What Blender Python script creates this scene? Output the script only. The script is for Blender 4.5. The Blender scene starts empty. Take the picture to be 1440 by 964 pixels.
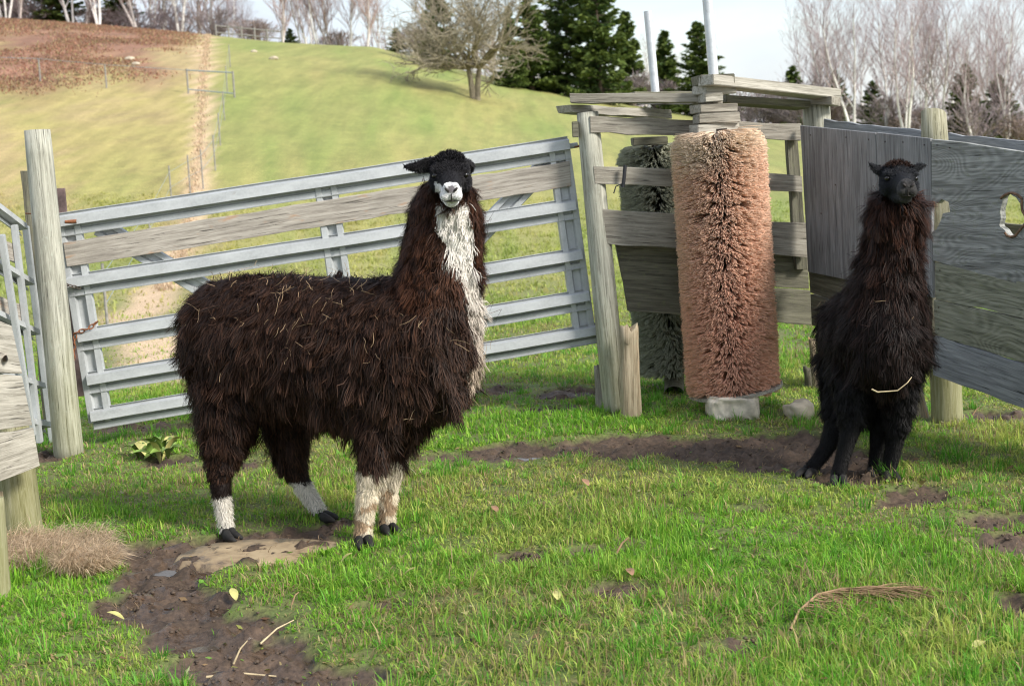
import bpy, bmesh, math, random
import numpy as np
from mathutils import Vector, Matrix
from mathutils.geometry import tessellate_polygon
from mathutils.kdtree import KDTree
R = math.radians
rng = np.random.default_rng(7); random.seed(7)
sc = bpy.context.scene
col = bpy.data.collections.new('yard'); sc.collection.children.link(col)

# ------------------------------------------------------------------ camera
CAM = np.array([0, 0, 1.6]); FP = 2000.0; PITCH = R(6.9); ROLL = R(3.0)
_f = np.array([0, math.cos(PITCH), -math.sin(PITCH)]); _r0 = np.array([1., 0, 0]); _u0 = np.array([0, math.sin(PITCH), math.cos(PITCH)])
_r = math.cos(ROLL)*_r0 - math.sin(ROLL)*_u0; _u = math.cos(ROLL)*_u0 + math.sin(ROLL)*_r0
cam = bpy.data.cameras.new('camera'); co = bpy.data.objects.new('camera', cam); col.objects.link(co)
cam.sensor_width = 36; cam.lens = 50; cam.clip_end = 3000; cam.clip_start = 0.05
m = Matrix.Identity(4)
for i in range(3):
    m[i][0] = _r[i]; m[i][1] = _u[i]; m[i][2] = -_f[i]; m[i][3] = CAM[i]
co.matrix_world = m
cam.dof.use_dof = True; cam.dof.focus_distance = 6.6; cam.dof.aperture_fstop = 4.5
sc.camera = co

def ray(px, py):
    return _f + _r*(px-720)/FP - _u*(py-482)/FP
def W(px, py, d):
    v = ray(px, py); return CAM + v*(d/v[1])
def G(px, py, z=0.0):
    v = ray(px, py); return CAM + v*((z-CAM[2])/v[2])
def proj(P):
    q = np.asarray(P)-CAM; z = q@_f
    return 720+FP*(q@_r)/z, 482-FP*(q@_u)/z

# ------------------------------------------------------------------ noise
_tab = np.random.default_rng(3).random((256, 256))
def vn(x, y, s=0):
    x = np.asarray(x, float)+s*17.3; y = np.asarray(y, float)+s*9.1
    xi = np.floor(x).astype(int); yi = np.floor(y).astype(int); fx = x-xi; fy = y-yi
    fx = fx*fx*(3-2*fx); fy = fy*fy*(3-2*fy)
    a = _tab[xi & 255, yi & 255]; b = _tab[(xi+1) & 255, yi & 255]; c = _tab[xi & 255, (yi+1) & 255]; d = _tab[(xi+1) & 255, (yi+1) & 255]
    return (a*(1-fx)+b*fx)*(1-fy)+(c*(1-fx)+d*fx)*fy
def fbm(x, y, o=4, s=0):
    t = 0; a = 0.5; n = 0
    for k in range(o):
        t = t+a*vn(np.asarray(x)*2**k, np.asarray(y)*2**k, s+k*3); n += a; a *= .55
    return t/n
def sstep(a, b, x):
    t = np.clip((x-a)/(b-a), 0, 1); return t*t*(3-2*t)

# ------------------------------------------------------------------ terrain
EPX = [-900, 0, 150, 320, 430, 550, 640, 720, 800, 900, 1060, 1440, 2400]
EPY = [10, 30, 40, 54, 64, 70, 92, 114, 128, 148, 176, 205, 190]
EV = [((240-(a-720)*.0524)-b)/2000 for a, b in zip(EPX, EPY)]
ET = [(a-720)/2000 for a in EPX]
FOOT, CREST = 20.0, 84.0
PUD = []      # puddles: (x, y, rx, ry)
def hill(x, y):
    x = np.asarray(x, float); y = np.asarray(y, float)
    r = np.maximum(y, 1.0)
    e = np.interp(x/r, ET, EV)
    zc = np.maximum(1.6+e*CREST*1.0, 0)
    u = np.clip((r-FOOT)/(CREST-FOOT), 0, 1)
    S = .62*u*sstep(-.02, .35, u)+.38*sstep(0, 1, u)
    z = zc*S
    z = z+(fbm(x*.06, y*.06, 3, 5)-.5)*.6*sstep(.05, .4, u)*(1-sstep(.7, 1, u))
    return z*(1-.25*sstep(100, 400, r))
def ell(px, py, rx, ry):
    c = G(px, py); d = c[1]
    return (c[0], c[1], rx*d/FP, ry*d*d/(1.6*FP))
MUD = [ell(*a) for a in [(195,775,50,16),(235,812,78,26),(270,850,85,36),(300,890,90,40),(330,930,105,38),(400,962,140,28),(230,815,70,30),(165,850,40,14),(300,775,150,26),(420,762,110,22),
   (660,640,90,8),(760,634,120,14),(900,628,150,17),(1040,630,140,20),(1150,645,110,24),(1190,675,60,16),(1290,698,75,18),(1400,728,80,16),(1440,760,60,20),
   (735,782,32,9),(885,828,45,10),(800,553,50,9),(700,548,40,6),(1045,905,38,12),(1425,850,28,14),(240,648,45,8),(330,655,60,8),(60,640,40,7),
   (1395,585,50,7),(820,775,25,5),(560,850,60,7),(1110,860,25,6),(215,600,70,6),(790,575,60,5),(470,740,50,9),(640,905,30,5),(960,700,25,3),(1060,715,30,3)]]
PUDS = [ell(*a) for a in [(212,604,42,3.2),(340,656,30,4),(232,798,20,5),(286,903,22,4.5),(620,655,10,2),(735,640,26,2.5),(1020,516,14,2)]]
DRY = [ell(*a) for a in [(60,778,100,22),(20,790,70,22),(120,800,40,12)]]
def blob(L, x, y, wob=.35, sc_=3.0):
    best = np.full(np.shape(x), -9.0)
    n = (fbm(x*sc_, y*sc_, 4, 11)-.5)*2*wob*2.2+(fbm(x*11, y*11, 3, 12)-.5)*1.1*wob
    for (a, b, rx, ry) in L:
        v = 1-np.sqrt(((x-a)/rx)**2+((y-b)/ry)**2)
        v = v*np.minimum(1, 2.5*min(rx, ry)/0.3) if False else v
        best = np.maximum(best, v)
    return best+n
def mudf(x, y):
    return sstep(-.03, .10, blob(MUD, x, y))
def gbase_(x, y):
    return hill(x, y)+(fbm(x*.9, y*.9, 3, 2)-.5)*.07*sstep(3, 9, np.abs(y-6.5)+3)
def gz(x, y):
    x = np.asarray(x, float); y = np.asarray(y, float)
    near = 1-sstep(16, 24, y)
    mdf = mudf(x, y)*near
    z = hill(x, y)
    z = z+(fbm(x*.9, y*.9, 3, 2)-.5)*.07*sstep(3, 9, np.abs(y-6.5)+3)
    z = z+near*((1-mdf)*(fbm(x*5, y*5, 3, 4)-.5)*.035+mdf*((np.abs(fbm(x*9, y*9, 4, 6)-.5))*.17+(fbm(x*22, y*22, 2, 8)-.5)*.05-.04))
    pb = near*sstep(-.35, .2, blob(PUDS, x, y, .15))
    z = z*(1-pb)+(gbase_(x, y)-.045)*pb
    return z
def GT(px, py):      # pixel -> terrain
    v = ray(px, py)
    t = np.geomspace(3, 300, 4000); P = CAM[None]+v[None]*t[:, None]
    below = P[:, 2] < gz(P[:, 0], P[:, 1])
    if not below.any():
        xw = (px-720)/FP*82; return np.array([xw, 82, float(gz(xw, 82))])
    return P[np.argmax(below)]

# ------------------------------------------------------------------ mesh helpers
def raw_mesh(name, V, quads=None, tris=None, colr=None, mats=None, smooth=False):
    me = bpy.data.meshes.new(name)
    V = np.ascontiguousarray(V, dtype=np.float32).reshape(-1, 3)
    q = np.zeros((0, 4), int) if quads is None else np.asarray(quads).reshape(-1, 4)
    t = np.zeros((0, 3), int) if tris is None else np.asarray(tris).reshape(-1, 3)
    me.vertices.add(len(V)); me.vertices.foreach_set('co', V.ravel())
    me.loops.add(q.size+t.size); me.loops.foreach_set('vertex_index', np.concatenate([q.ravel(), t.ravel()]).astype(np.int32))
    me.polygons.add(len(q)+len(t))
    me.polygons.foreach_set('loop_start', np.concatenate([np.arange(len(q))*4, q.size+np.arange(len(t))*3]).astype(np.int32))
    me.update(calc_edges=True)
    me.polygons.foreach_set('use_smooth', np.full(len(me.polygons), bool(smooth)))
    if colr is not None:
        a = me.color_attributes.new('col', 'FLOAT_COLOR', 'POINT')
        c = np.ones((len(V), 4), np.float32); c[:, :3] = colr; a.data.foreach_set('color', c.ravel())
    for mt in (mats or []): me.materials.append(mt)
    return me
def link(name, me, parent=None, M=None):
    o = bpy.data.objects.new(name, me); col.objects.link(o)
    if M is not None: o.matrix_world = M
    if parent is not None:
        o.parent = parent
        o.matrix_parent_inverse = Matrix.Translation(-Vector(parent.location)) if parent.type == 'EMPTY' else Matrix.Identity(4)
        if parent.type != 'EMPTY':
            o.matrix_parent_inverse = parent.matrix_basis.inverted() if parent.parent is None else (Matrix.Translation(Vector(parent.parent.location)) @ parent.matrix_parent_inverse @ Matrix.Identity(4)).inverted() if False else subinv(parent)
    return o
def world_of(o):
    M = o.matrix_basis.copy()
    if o.parent: M = world_of(o.parent) @ o.matrix_parent_inverse @ M
    return M
def subinv(p): return world_of(p).inverted()
def tag(o, label=None, cat=None, group=None, kind=None):
    if label: o['label'] = label
    if cat: o['category'] = cat
    if group: o['group'] = group
    if kind: o['kind'] = kind
    return o
def thing(name, loc, label, cat, group=None):
    o = bpy.data.objects.new(name, None); col.objects.link(o); o.location = Vector(loc); o.empty_display_size = .1
    return tag(o, label, cat, group)
def frame(origin, X, Zhint):
    X = Vector(X).normalized(); Z = Vector(Zhint); Y = Z.cross(X).normalized(); Z = X.cross(Y)
    return Matrix(((X[0], Y[0], Z[0], origin[0]), (X[1], Y[1], Z[1], origin[1]), (X[2], Y[2], Z[2], origin[2]), (0, 0, 0, 1)))
def tolocal(M, V):
    A = np.array(M.inverted()); V = np.asarray(V); return V@A[:3, :3].T+A[:3, 3]

class Plane:
    def __init__(s, pxa, pya, da, pxb, pyb, db):
        s.a = W(pxa, pya, da); b = W(pxb, pyb, db); h = b-s.a; h[2] = 0; h /= np.linalg.norm(h)
        s.h = h; s.n = np.array([h[1], -h[0], 0.])      # towards the camera
        if s.n@(CAM-s.a) < 0: s.n = -s.n
    def __call__(s, px, py, off=0.0):
        v = ray(px, py); t = ((s.a+s.n*off-CAM)@s.n)/(v@s.n); return CAM+v*t

def board(name, pl, TL, TR, BR, BL, mat, parent=None, th=.03, off=0., rough=.004, bev=.003, segs=None):
    """a sawn board whose front lies on plane pl"""
    c = [pl(*p, off=off) for p in (TL, TR, BR, BL)]
    mid = sum(c)/4; X = (c[1]+c[2]-c[0]-c[3]); Zh = (c[0]+c[1]-c[2]-c[3])
    L = np.linalg.norm(X)/2; H = np.linalg.norm(Zh)/2
    if H > L: X, Zh = Zh, -X
    M = frame(mid, X, Zh)
    lc = tolocal(M, np.array(c))
    if H > L: lc = lc[[3, 0, 1, 2]]
    n = segs or max(4, int(max(L, H)/.12))
    sgn = 1 if (np.array(M.to_3x3()@Vector((0, 1, 0)))@pl.n) < 0 else -1
    V = []
    r = np.random.default_rng(abs(hash((name, TL, BR))) % 2**31 if False else int(abs(TL[0]*31+TL[1]*17+BR[0]*7+BR[1])) )
    for i in range(n+1):
        t = i/n
        top = lc[0]*(1-t)+lc[1]*t; bot = lc[3]*(1-t)+lc[2]*t
        j1, j2 = r.normal(0, rough, 2)
        if i in (0, n): e = r.normal(0, rough*1.5)
        else: e = 0
        wv = r.normal(0, rough*.3)
        for dy in (0, th*sgn):
            V.append(top+np.array([e, dy+wv, j1])); V.append(bot+np.array([e*.3, dy+wv, j2]))
    F = []
    for i in range(n):
        a = i*4; b = a+4
        F += [(a, b, b+1, a+1), (a+2, a+3, b+3, b+2), (a, a+2, b+2, b), (a+1, b+1, b+3, a+3)]
    F += [(0, 1, 3, 2), (n*4, n*4+2, n*4+3, n*4+1)]
    me = raw_mesh(name, V, quads=F, mats=[mat])
    bm = bmesh.new(); bm.from_mesh(me); bmesh.ops.recalc_face_normals(bm, faces=bm.faces); bm.to_mesh(me); bm.free()
    o = link(name, me, parent, M)
    if bev:
        b = o.modifiers.new('b', 'BEVEL'); b.width = bev; b.segments = 2; b.limit_method = 'ANGLE'; b.angle_limit = R(40)
    return o

def polyboard(name, pl, outer, holes, mat, parent=None, th=.03, off=0.):
    pts = [[Vector(pl(*p, off=off)) for p in lp] for lp in [outer]+holes]
    X = pl.h; M = frame(sum(pts[0], Vector())/len(pts[0]), X, (0, 0, 1)); Mi = M.inverted()
    loc = [[Mi@p for p in lp] for lp in pts]
    sgn = 1 if (np.array(M.to_3x3()@Vector((0, 1, 0)))@pl.n) < 0 else -1
    tr = tessellate_polygon([[Vector((p.x, p.z, 0)) for p in lp] for lp in loc])
    flat = [p for lp in loc for p in lp]; N = len(flat)
    V = [tuple(p) for p in flat]+[(p.x, p.y+th*sgn, p.z) for p in flat]
    T = [t for t in tr]+[(c+N, b+N, a+N) for a, b, c in tr]; Q = []; k = 0
    for lp in loc:
        n = len(lp)
        for i in range(n): Q.append((k+i, k+(i+1) % n, k+(i+1) % n+N, k+i+N))
        k += n
    me = raw_mesh(name, V, quads=Q, tris=T, mats=[mat])
    bm = bmesh.new(); bm.from_mesh(me); bmesh.ops.recalc_face_normals(bm, faces=bm.faces); bm.to_mesh(me); bm.free()
    return link(name, me, parent, M)

def post(name, p0, p1, r0, r1, mat, parent=None, n=22, rings=14, wob=.03, cut=0., split=0., seed=1):
    """round log from p0 (bottom) to p1 (top), local X along the grain"""
    p0 = np.array(p0); p1 = np.array(p1); L = np.linalg.norm(p1-p0)
    M = frame(p0, p1-p0, (0, -1, .01)); V = []
    r = np.random.default_rng(seed)
    for i in range(rings+1):
        t = i/rings
        for k in range(n):
            a = 2*math.pi*k/n
            rr = (r0*(1-t)+r1*t)*(1+wob*(2*float(vn(a*1.2+seed*5, t*4+seed))-1)+wob*.5*math.sin(a*2+seed))
            if i == rings: rr *= .97
            x = t*L+(cut*math.cos(a-1) if i == rings else 0)+(split*r.normal() if i >= rings-1 else 0)
            V.append((x, rr*math.cos(a), rr*math.sin(a)))
    Q = [(i*n+k, i*n+(k+1) % n, (i+1)*n+(k+1) % n, (i+1)*n+k) for i in range(rings) for k in range(n)]
    top = len(V); V.append((L-.004, 0, 0)); bot = len(V); V.append((0, 0, 0))
    T = [(rings*n+k, rings*n+(k+1) % n, top) for k in range(n)]+[((k+1) % n, k, bot) for k in range(n)]
    me = raw_mesh(name, V, quads=Q, tris=T, mats=[mat])
    me.polygons.foreach_set('use_smooth', np.array([True]*len(Q)+[False]*len(T)))
    bm = bmesh.new(); bm.from_mesh(me); bmesh.ops.recalc_face_normals(bm, faces=bm.faces); bm.to_mesh(me); bm.free()
    return link(name, me, parent, M)

def segs_mesh(name, P0, P1, R0, R1, mat, n=4, colr=None):
    P0 = np.asarray(P0, float); P1 = np.asarray(P1, float); R0 = np.asarray(R0)[:, None]; R1 = np.asarray(R1)[:, None]
    D = P1-P0; D /= np.maximum(np.linalg.norm(D, axis=1, keepdims=True), 1e-9)
    ref = np.where(np.abs(D[:, 2:3]) > .9, np.array([[1., 0, 0]]), np.array([[0, 0, 1.]]))
    A = np.cross(D, ref); A /= np.linalg.norm(A, axis=1, keepdims=True); B = np.cross(D, A)
    N = len(P0); V = np.zeros((N, 2*n, 3))
    for k in range(n):
        a = 2*math.pi*k/n; w = A*math.cos(a)+B*math.sin(a)
        V[:, k] = P0+w*R0; V[:, n+k] = P1+w*R1
    base = np.arange(N)[:, None]*2*n
    Q = np.concatenate([np.stack([base[:, 0]+k, base[:, 0]+(k+1) % n, base[:, 0]+n+(k+1) % n, base[:, 0]+n+k], 1) for k in range(n)])
    c = None
    if colr is not None: c = np.repeat(np.asarray(colr), 2*n, 0)
    return raw_mesh(name, V.reshape(-1, 3), quads=Q, mats=[mat], smooth=True, colr=c)
def tube(name, pts, r, mat, parent=None, n=8, r_end=None):
    pts = [np.array(p) for p in pts]; rs = np.linspace(r, r_end if r_end is not None else r, len(pts))
    me = segs_mesh(name, pts[:-1], pts[1:], rs[:-1], rs[1:], mat, n)
    return link(name, me, parent)
def box_mesh(name, c, s, mat, rot=0, bev=.003, parent=None, jit=.0, tilt=0):
    bm = bmesh.new(); bmesh.ops.create_cube(bm, size=1)
    bmesh.ops.scale(bm, vec=s, verts=bm.verts)
    for v in bm.verts: v.co += Vector(np.random.default_rng(int(abs(c[0]*1e4))+v.index).normal(0, jit+1e-9, 3))
    bmesh.ops.bevel(bm, geom=bm.edges, offset=bev, segments=2, affect='EDGES')
    me = bpy.data.meshes.new(name); bm.to_mesh(me); bm.free(); me.materials.append(mat)
    return link(name, me, parent, Matrix.Translation(Vector(c))@Matrix.Rotation(rot, 4, 'Z')@Matrix.Rotation(tilt, 4, 'Y'))
def rock(name, c, s, mat, parent=None, seed=1, sub=4, amp=.25, flat=0., sq=1.):
    bm = bmesh.new(); bmesh.ops.create_icosphere(bm, subdivisions=sub, radius=1)
    for v in bm.verts:
        n_ = v.co.copy(); h = float(fbm(n_.x*1.3+seed*3+n_.z*.8, n_.y*1.3+n_.z*1.1, 4, seed))-.5
        n_ = Vector([math.copysign(abs(q)**sq, q) for q in n_]) if sq != 1. else n_
        v.co = n_*(1+h*amp*2.4)
        if flat: v.co.z = min(v.co.z, flat+h*.1)
        v.co = Vector((v.co.x*s[0], v.co.y*s[1], v.co.z*s[2]))
    me = bpy.data.meshes.new(name); bm.to_mesh(me); bm.free(); me.materials.append(mat)
    me.polygons.foreach_set('use_smooth', np.ones(len(me.polygons), bool))
    return link(name, me, parent, Matrix.Translation(Vector(c)))

# ------------------------------------------------------------------ materials
def newmat(name):
    m = bpy.data.materials.new(name); m.use_nodes = True; nt = m.node_tree
    b = nt.nodes['Principled BSDF']; return m, nt, b
def ramp(nt, fac, stops):
    r = nt.nodes.new('ShaderNodeValToRGB'); e = r.color_ramp.elements
    while len(e) < len(stops): e.new(.5)
    for el, (p, c) in zip(e, stops): el.position = p; el.color = (*c, 1) if len(c) == 3 else c
    nt.links.new(fac, r.inputs['Fac']); return r.outputs['Color']
def noise(nt, vec, scale, detail=6, rough=.6, dist=0):
    n = nt.nodes.new('ShaderNodeTexNoise'); n.inputs['Scale'].default_value = scale; n.inputs['Detail'].default_value = detail
    n.inputs['Roughness'].default_value = rough; n.inputs['Distortion'].default_value = dist
    if vec is not None: nt.links.new(vec, n.inputs['Vector'])
    return n.outputs['Fac']
def mixc(nt, fac, a, b, mode='MIX'):
    n = nt.nodes.new('ShaderNodeMix'); n.data_type = 'RGBA'; n.blend_type = mode
    for s, v in ((n.inputs['Factor'], fac), (n.inputs['A'], a), (n.inputs['B'], b)):
        if isinstance(v, (int, float)): s.default_value = v
        elif isinstance(v, tuple): s.default_value = (*v, 1)
        else: nt.links.new(v, s)
    return n.outputs['Result']
def math_(nt, op, a, b=0.):
    n = nt.nodes.new('ShaderNodeMath'); n.operation = op
    for i, v in enumerate((a, b)):
        if isinstance(v, (int, float)): n.inputs[i].default_value = v
        else: nt.links.new(v, n.inputs[i])
    return n.outputs[0]
def objvec(nt, scale=(1, 1, 1), rand=True):
    tc = nt.nodes.new('ShaderNodeTexCoord'); mp = nt.nodes.new('ShaderNodeMapping'); mp.inputs['Scale'].default_value = scale
    v = tc.outputs['Object']
    if rand:
        oi = nt.nodes.new('ShaderNodeObjectInfo'); ad = nt.nodes.new('ShaderNodeVectorMath'); ad.operation = 'ADD'
        ml = math_(nt, 'MULTIPLY', oi.outputs['Random'], 37.0)
        nt.links.new(v, ad.inputs[0]); nt.links.new(ml, ad.inputs[1]); v = ad.outputs[0]
    nt.links.new(v, mp.inputs['Vector']); return mp.outputs['Vector']
def bump(nt, b, h, strength=.5, dist=.01):
    n = nt.nodes.new('ShaderNodeBump'); n.inputs['Strength'].default_value = strength; n.inputs['Distance'].default_value = dist
    nt.links.new(h, n.inputs['Height']); nt.links.new(n.outputs[0], b.inputs['Normal'])
def wood(name, dark, mid, light, lichen=(.30, .32, .22), la=.35, green=0., wavy=False, rings=False, amber=0.):
    m, nt, b = newmat(name)
    g1 = noise(nt, objvec(nt, (1.3, 26, 26)), 2.2, 8, .65, .3); g2 = noise(nt, objvec(nt, (5, 130, 130)), 2, 4, .6)
    if wavy:
        w = noise(nt, objvec(nt, (.8, 2.6, 2.6)), 1.2, 1, .5, .9); w = math_(nt, 'SINE', math_(nt, 'MULTIPLY', w, 210.)); w = math_(nt, 'MULTIPLY_ADD', w, .16)
        nt.nodes[-1].inputs[2].default_value = .5
        g = math_(nt, 'ADD', math_(nt, 'MULTIPLY', w, .26), math_(nt, 'MULTIPLY', g1, .74))
    else:
        g = math_(nt, 'ADD', math_(nt, 'MULTIPLY', g1, .7), math_(nt, 'MULTIPLY', g2, .3))
    c = ramp(nt, g, [(.36, dark), (.48, mid), (.60, light)])
    big = noise(nt, objvec(nt, (1.2, 3, 3)), 2.3, 5, .6)
    c = mixc(nt, ramp(nt, big, [(.35, (0, 0, 0)), (.68, (.7, .7, .7))]), c, mixc(nt, .5, c, tuple(x*.55 for x in mid)))
    li = ramp(nt, noise(nt, objvec(nt, (5, 9, 9)), 5, 6, .7), [(.56, (0, 0, 0)), (.66, (la, la, la))])
    c = mixc(nt, li, c, lichen)
    cr = ramp(nt, noise(nt, objvec(nt, (1.6, 50, 50)), 2.5, 3, .5), [(.30, (.9, .9, .9)), (.36, (0, 0, 0))])
    c = mixc(nt, cr, c, tuple(x*.3 for x in dark))
    if amber:
        am = ramp(nt, noise(nt, objvec(nt, (2, 7, 7)), 3, 3), [(.62, (0, 0, 0)), (.72, (amber, amber, amber))]); c = mixc(nt, am, c, (.42, .20, .08))
    if green:      # algae towards the foot of the post
        tc = nt.nodes.new('ShaderNodeTexCoord'); sp = nt.nodes.new('ShaderNodeSeparateXYZ'); nt.links.new(tc.outputs['Object'], sp.inputs[0])
        gf = math_(nt, 'ADD', sp.outputs[0], math_(nt, 'MULTIPLY', noise(nt, objvec(nt, (2, 6, 6)), 2.5, 5), -.9))
        gr = ramp(nt, gf, [(.0, (green,)*3), (.55, (0, 0, 0))]); c = mixc(nt, gr, c, mixc(nt, .5, c, (.17, .17, .025)))
    nt.links.new(c, b.inputs['Base Color']); b.inputs['Roughness'].default_value = .82
    bump(nt, b, math_(nt, 'SUBTRACT', g, math_(nt, 'MULTIPLY', cr, .4)), .7, .006)
    return m
M = {}
M['post'] = wood('weathered_post', (.17, .165, .13), (.37, .365, .30), (.56, .55, .46), lichen=(.46, .50, .42), la=.5, green=.6)
M['postgreen'] = wood('mossy_post', (.14, .13, .075), (.29, .275, .18), (.44, .42, .32), lichen=(.40, .40, .28), la=.5, green=.85)
M['board'] = wood('grey_board', (.12, .105, .085), (.27, .245, .20), (.42, .39, .33), la=.35, lichen=(.38, .38, .30))
M['boarddark'] = wood('mossy_board', (.055, .052, .036), (.135, .127, .09), (.22, .21, .15), la=.4, lichen=(.17, .19, .08))
M['boardwarm'] = wood('warm_board', (.17, .15, .125), (.36, .325, .28), (.52, .48, .42), la=.12, lichen=(.45, .42, .38), amber=.5)
M['ply'] = wood('plywood', (.11, .11, .112), (.205, .207, .21), (.31, .312, .315), la=.15, lichen=(.24, .25, .22))
M['knot'] = wood('knotty_wood', (.12, .125, .112), (.24, .245, .23), (.40, .405, .385), la=.45, lichen=(.16, .18, .09), wavy=True)
M['greyblue'] = wood('blue_grey_board', (.14, .15, .16), (.25, .262, .278), (.37, .385, .40), la=.2, lichen=(.25, .26, .20))
M['greenboard'] = wood('green_grey_board', (.11, .115, .08), (.23, .235, .17), (.36, .36, .28), la=.4, lichen=(.20, .22, .09), wavy=True)
M['pale'] = wood('pale_board', (.19, .175, .14), (.38, .355, .30), (.55, .52, .45), la=.3, lichen=(.5, .5, .42))
M['rotten'] = wood('rotten_wood', (.16, .12, .07), (.32, .26, .17), (.48, .40, .28), la=.3, amber=1.)
def metal(name, c, mt=.55, rough=.42):
    m, nt, b = newmat(name)
    v = objvec(nt); s = noise(nt, v, 60, 2); g = noise(nt, objvec(nt, (1, 3, 3)), 5, 5)
    cc = mixc(nt, ramp(nt, g, [(.35, (0, 0, 0)), (.7, (1, 1, 1))]), tuple(x*.82 for x in c), tuple(min(1, x*1.1) for x in c))
    cc = mixc(nt, ramp(nt, s, [(.4, (0, 0, 0)), (.6, (.25, .25, .25))]), cc, tuple(x*1.2 for x in c))
    ru = ramp(nt, noise(nt, objvec(nt, (6, 12, 12)), 3, 6, .7), [(.66, (0, 0, 0)), (.74, (.55, .55, .55))])
    cc = mixc(nt, ru, cc, (.25, .16, .10))
    nt.links.new(cc, b.inputs['Base Color']); b.inputs['Metallic'].default_value = mt
    nt.links.new(ramp(nt, g, [(.3, (rough-.08,)*3), (.7, (rough+.15,)*3)]), b.inputs['Roughness'])
    bump(nt, b, s, .08, .002); return m
M['galv'] = metal('galvanised_steel', (.45, .47, .475), .15, .5)
M['galvpole'] = metal('galvanised_pole', (.66, .69, .72), .35, .4)
def simple(name, c, rough=.7, metal_=0, var=.3, scale=20, bmp=.3, spec=.5):
    m, nt, b = newmat(name); n = noise(nt, objvec(nt), scale, 5)
    cc = ramp(nt, n, [(.3, tuple(x*(1-var) for x in c)), (.7, tuple(min(1, x*(1+var)) for x in c))])
    nt.links.new(cc, b.inputs['Base Color']); b.inputs['Roughness'].default_value = rough; b.inputs['Metallic'].default_value = metal_
    b.inputs['Specular IOR Level'].default_value = spec
    if bmp: bump(nt, b, n, bmp, .005)
    return m
M['rust'] = simple('rust', (.26, .10, .045), .9, 0, .5, 60)
M['chain'] = simple('chain_steel', (.10, .075, .06), .6, .4, .4, 50)
M['black'] = simple('black_strap', (.015, .016, .02), .6, 0, .2)
M['hoof'] = simple('hoof_horn', (.012, .011, .010), .8, 0, .4, 40)
M['eye'] = simple('eye', (.006, .004, .003), .12, 0, .1, 5, 0)
M['nostril'] = simple('nostril', (.02, .015, .014), .7, 0, .1, 5, 0)
M['stone'] = simple('stone', (.46, .40, .30), .9, 0, .35, 9, .8)
M['concrete'] = simple('concrete', (.64, .57, .46), .9, 0, .35, 14, .9)
M['slab'] = simple('sandy_slab', (.31, .235, .135), .75, 0, .45, 11, .6)
M['leafy'] = simple('dock_leaf', (.16, .25, .05), .5, 0, .5, 9, .2)
M['leafyel'] = simple('yellow_leaf', (.42, .40, .14), .55, 0, .3, 15, .2)
M['leafbrown'] = simple('brown_leaf', (.30, .17, .10), .7, 0, .4, 15, .2)
M['twig'] = simple('twig_bark', (.26, .17, .09), .85, 0, .4, 30, .4)
M['strawtwig'] = simple('pale_stalk', (.50, .40, .24), .7, 0, .3, 30, .2)
def colmat(name, rough=.75, spec=.3, transl=0., sheen=0., nz=0., nzs=30, boost=1.):
    m, nt, b = newmat(name); a = nt.nodes.new('ShaderNodeVertexColor'); a.layer_name = 'col'; c = a.outputs['Color']
    if nz:
        n = noise(nt, objvec(nt, rand=False), nzs, 5); c = mixc(nt, nz, c, ramp(nt, n, [(.3, (.25, .25, .25)), (.7, (1.5, 1.5, 1.5))]), 'MULTIPLY'); bump(nt, b, n, .4, .01)
    nt.links.new(c, b.inputs['Base Color']); b.inputs['Roughness'].default_value = rough; b.inputs['Specular IOR Level'].default_value = spec
    if transl:
        t = nt.nodes.new('ShaderNodeBsdfTranslucent'); nt.links.new(c, t.inputs['Color']); mx = nt.nodes.new('ShaderNodeMixShader'); mx.inputs[0].default_value = transl
        out = nt.nodes['Material Output']; nt.links.new(b.outputs[0], mx.inputs[1]); nt.links.new(t.outputs[0], mx.inputs[2]); nt.links.new(mx.outputs[0], out.inputs['Surface'])
    return m
M['grass'] = colmat('grass_blades', .5, .3, .42)
M['wool'] = colmat('llama_wool', .6, .2, .10)
M['skin'] = colmat('llama_coat', .75, .2, 0, 0, .6, 90)
M['bristle'] = colmat('bristles', .6, .3, .1)
M['needle'] = colmat('spruce_needles', .7, .2, .12)
M['bark'] = colmat('tree_bark', .85, .2, 0, 0, .5, 12)

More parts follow.
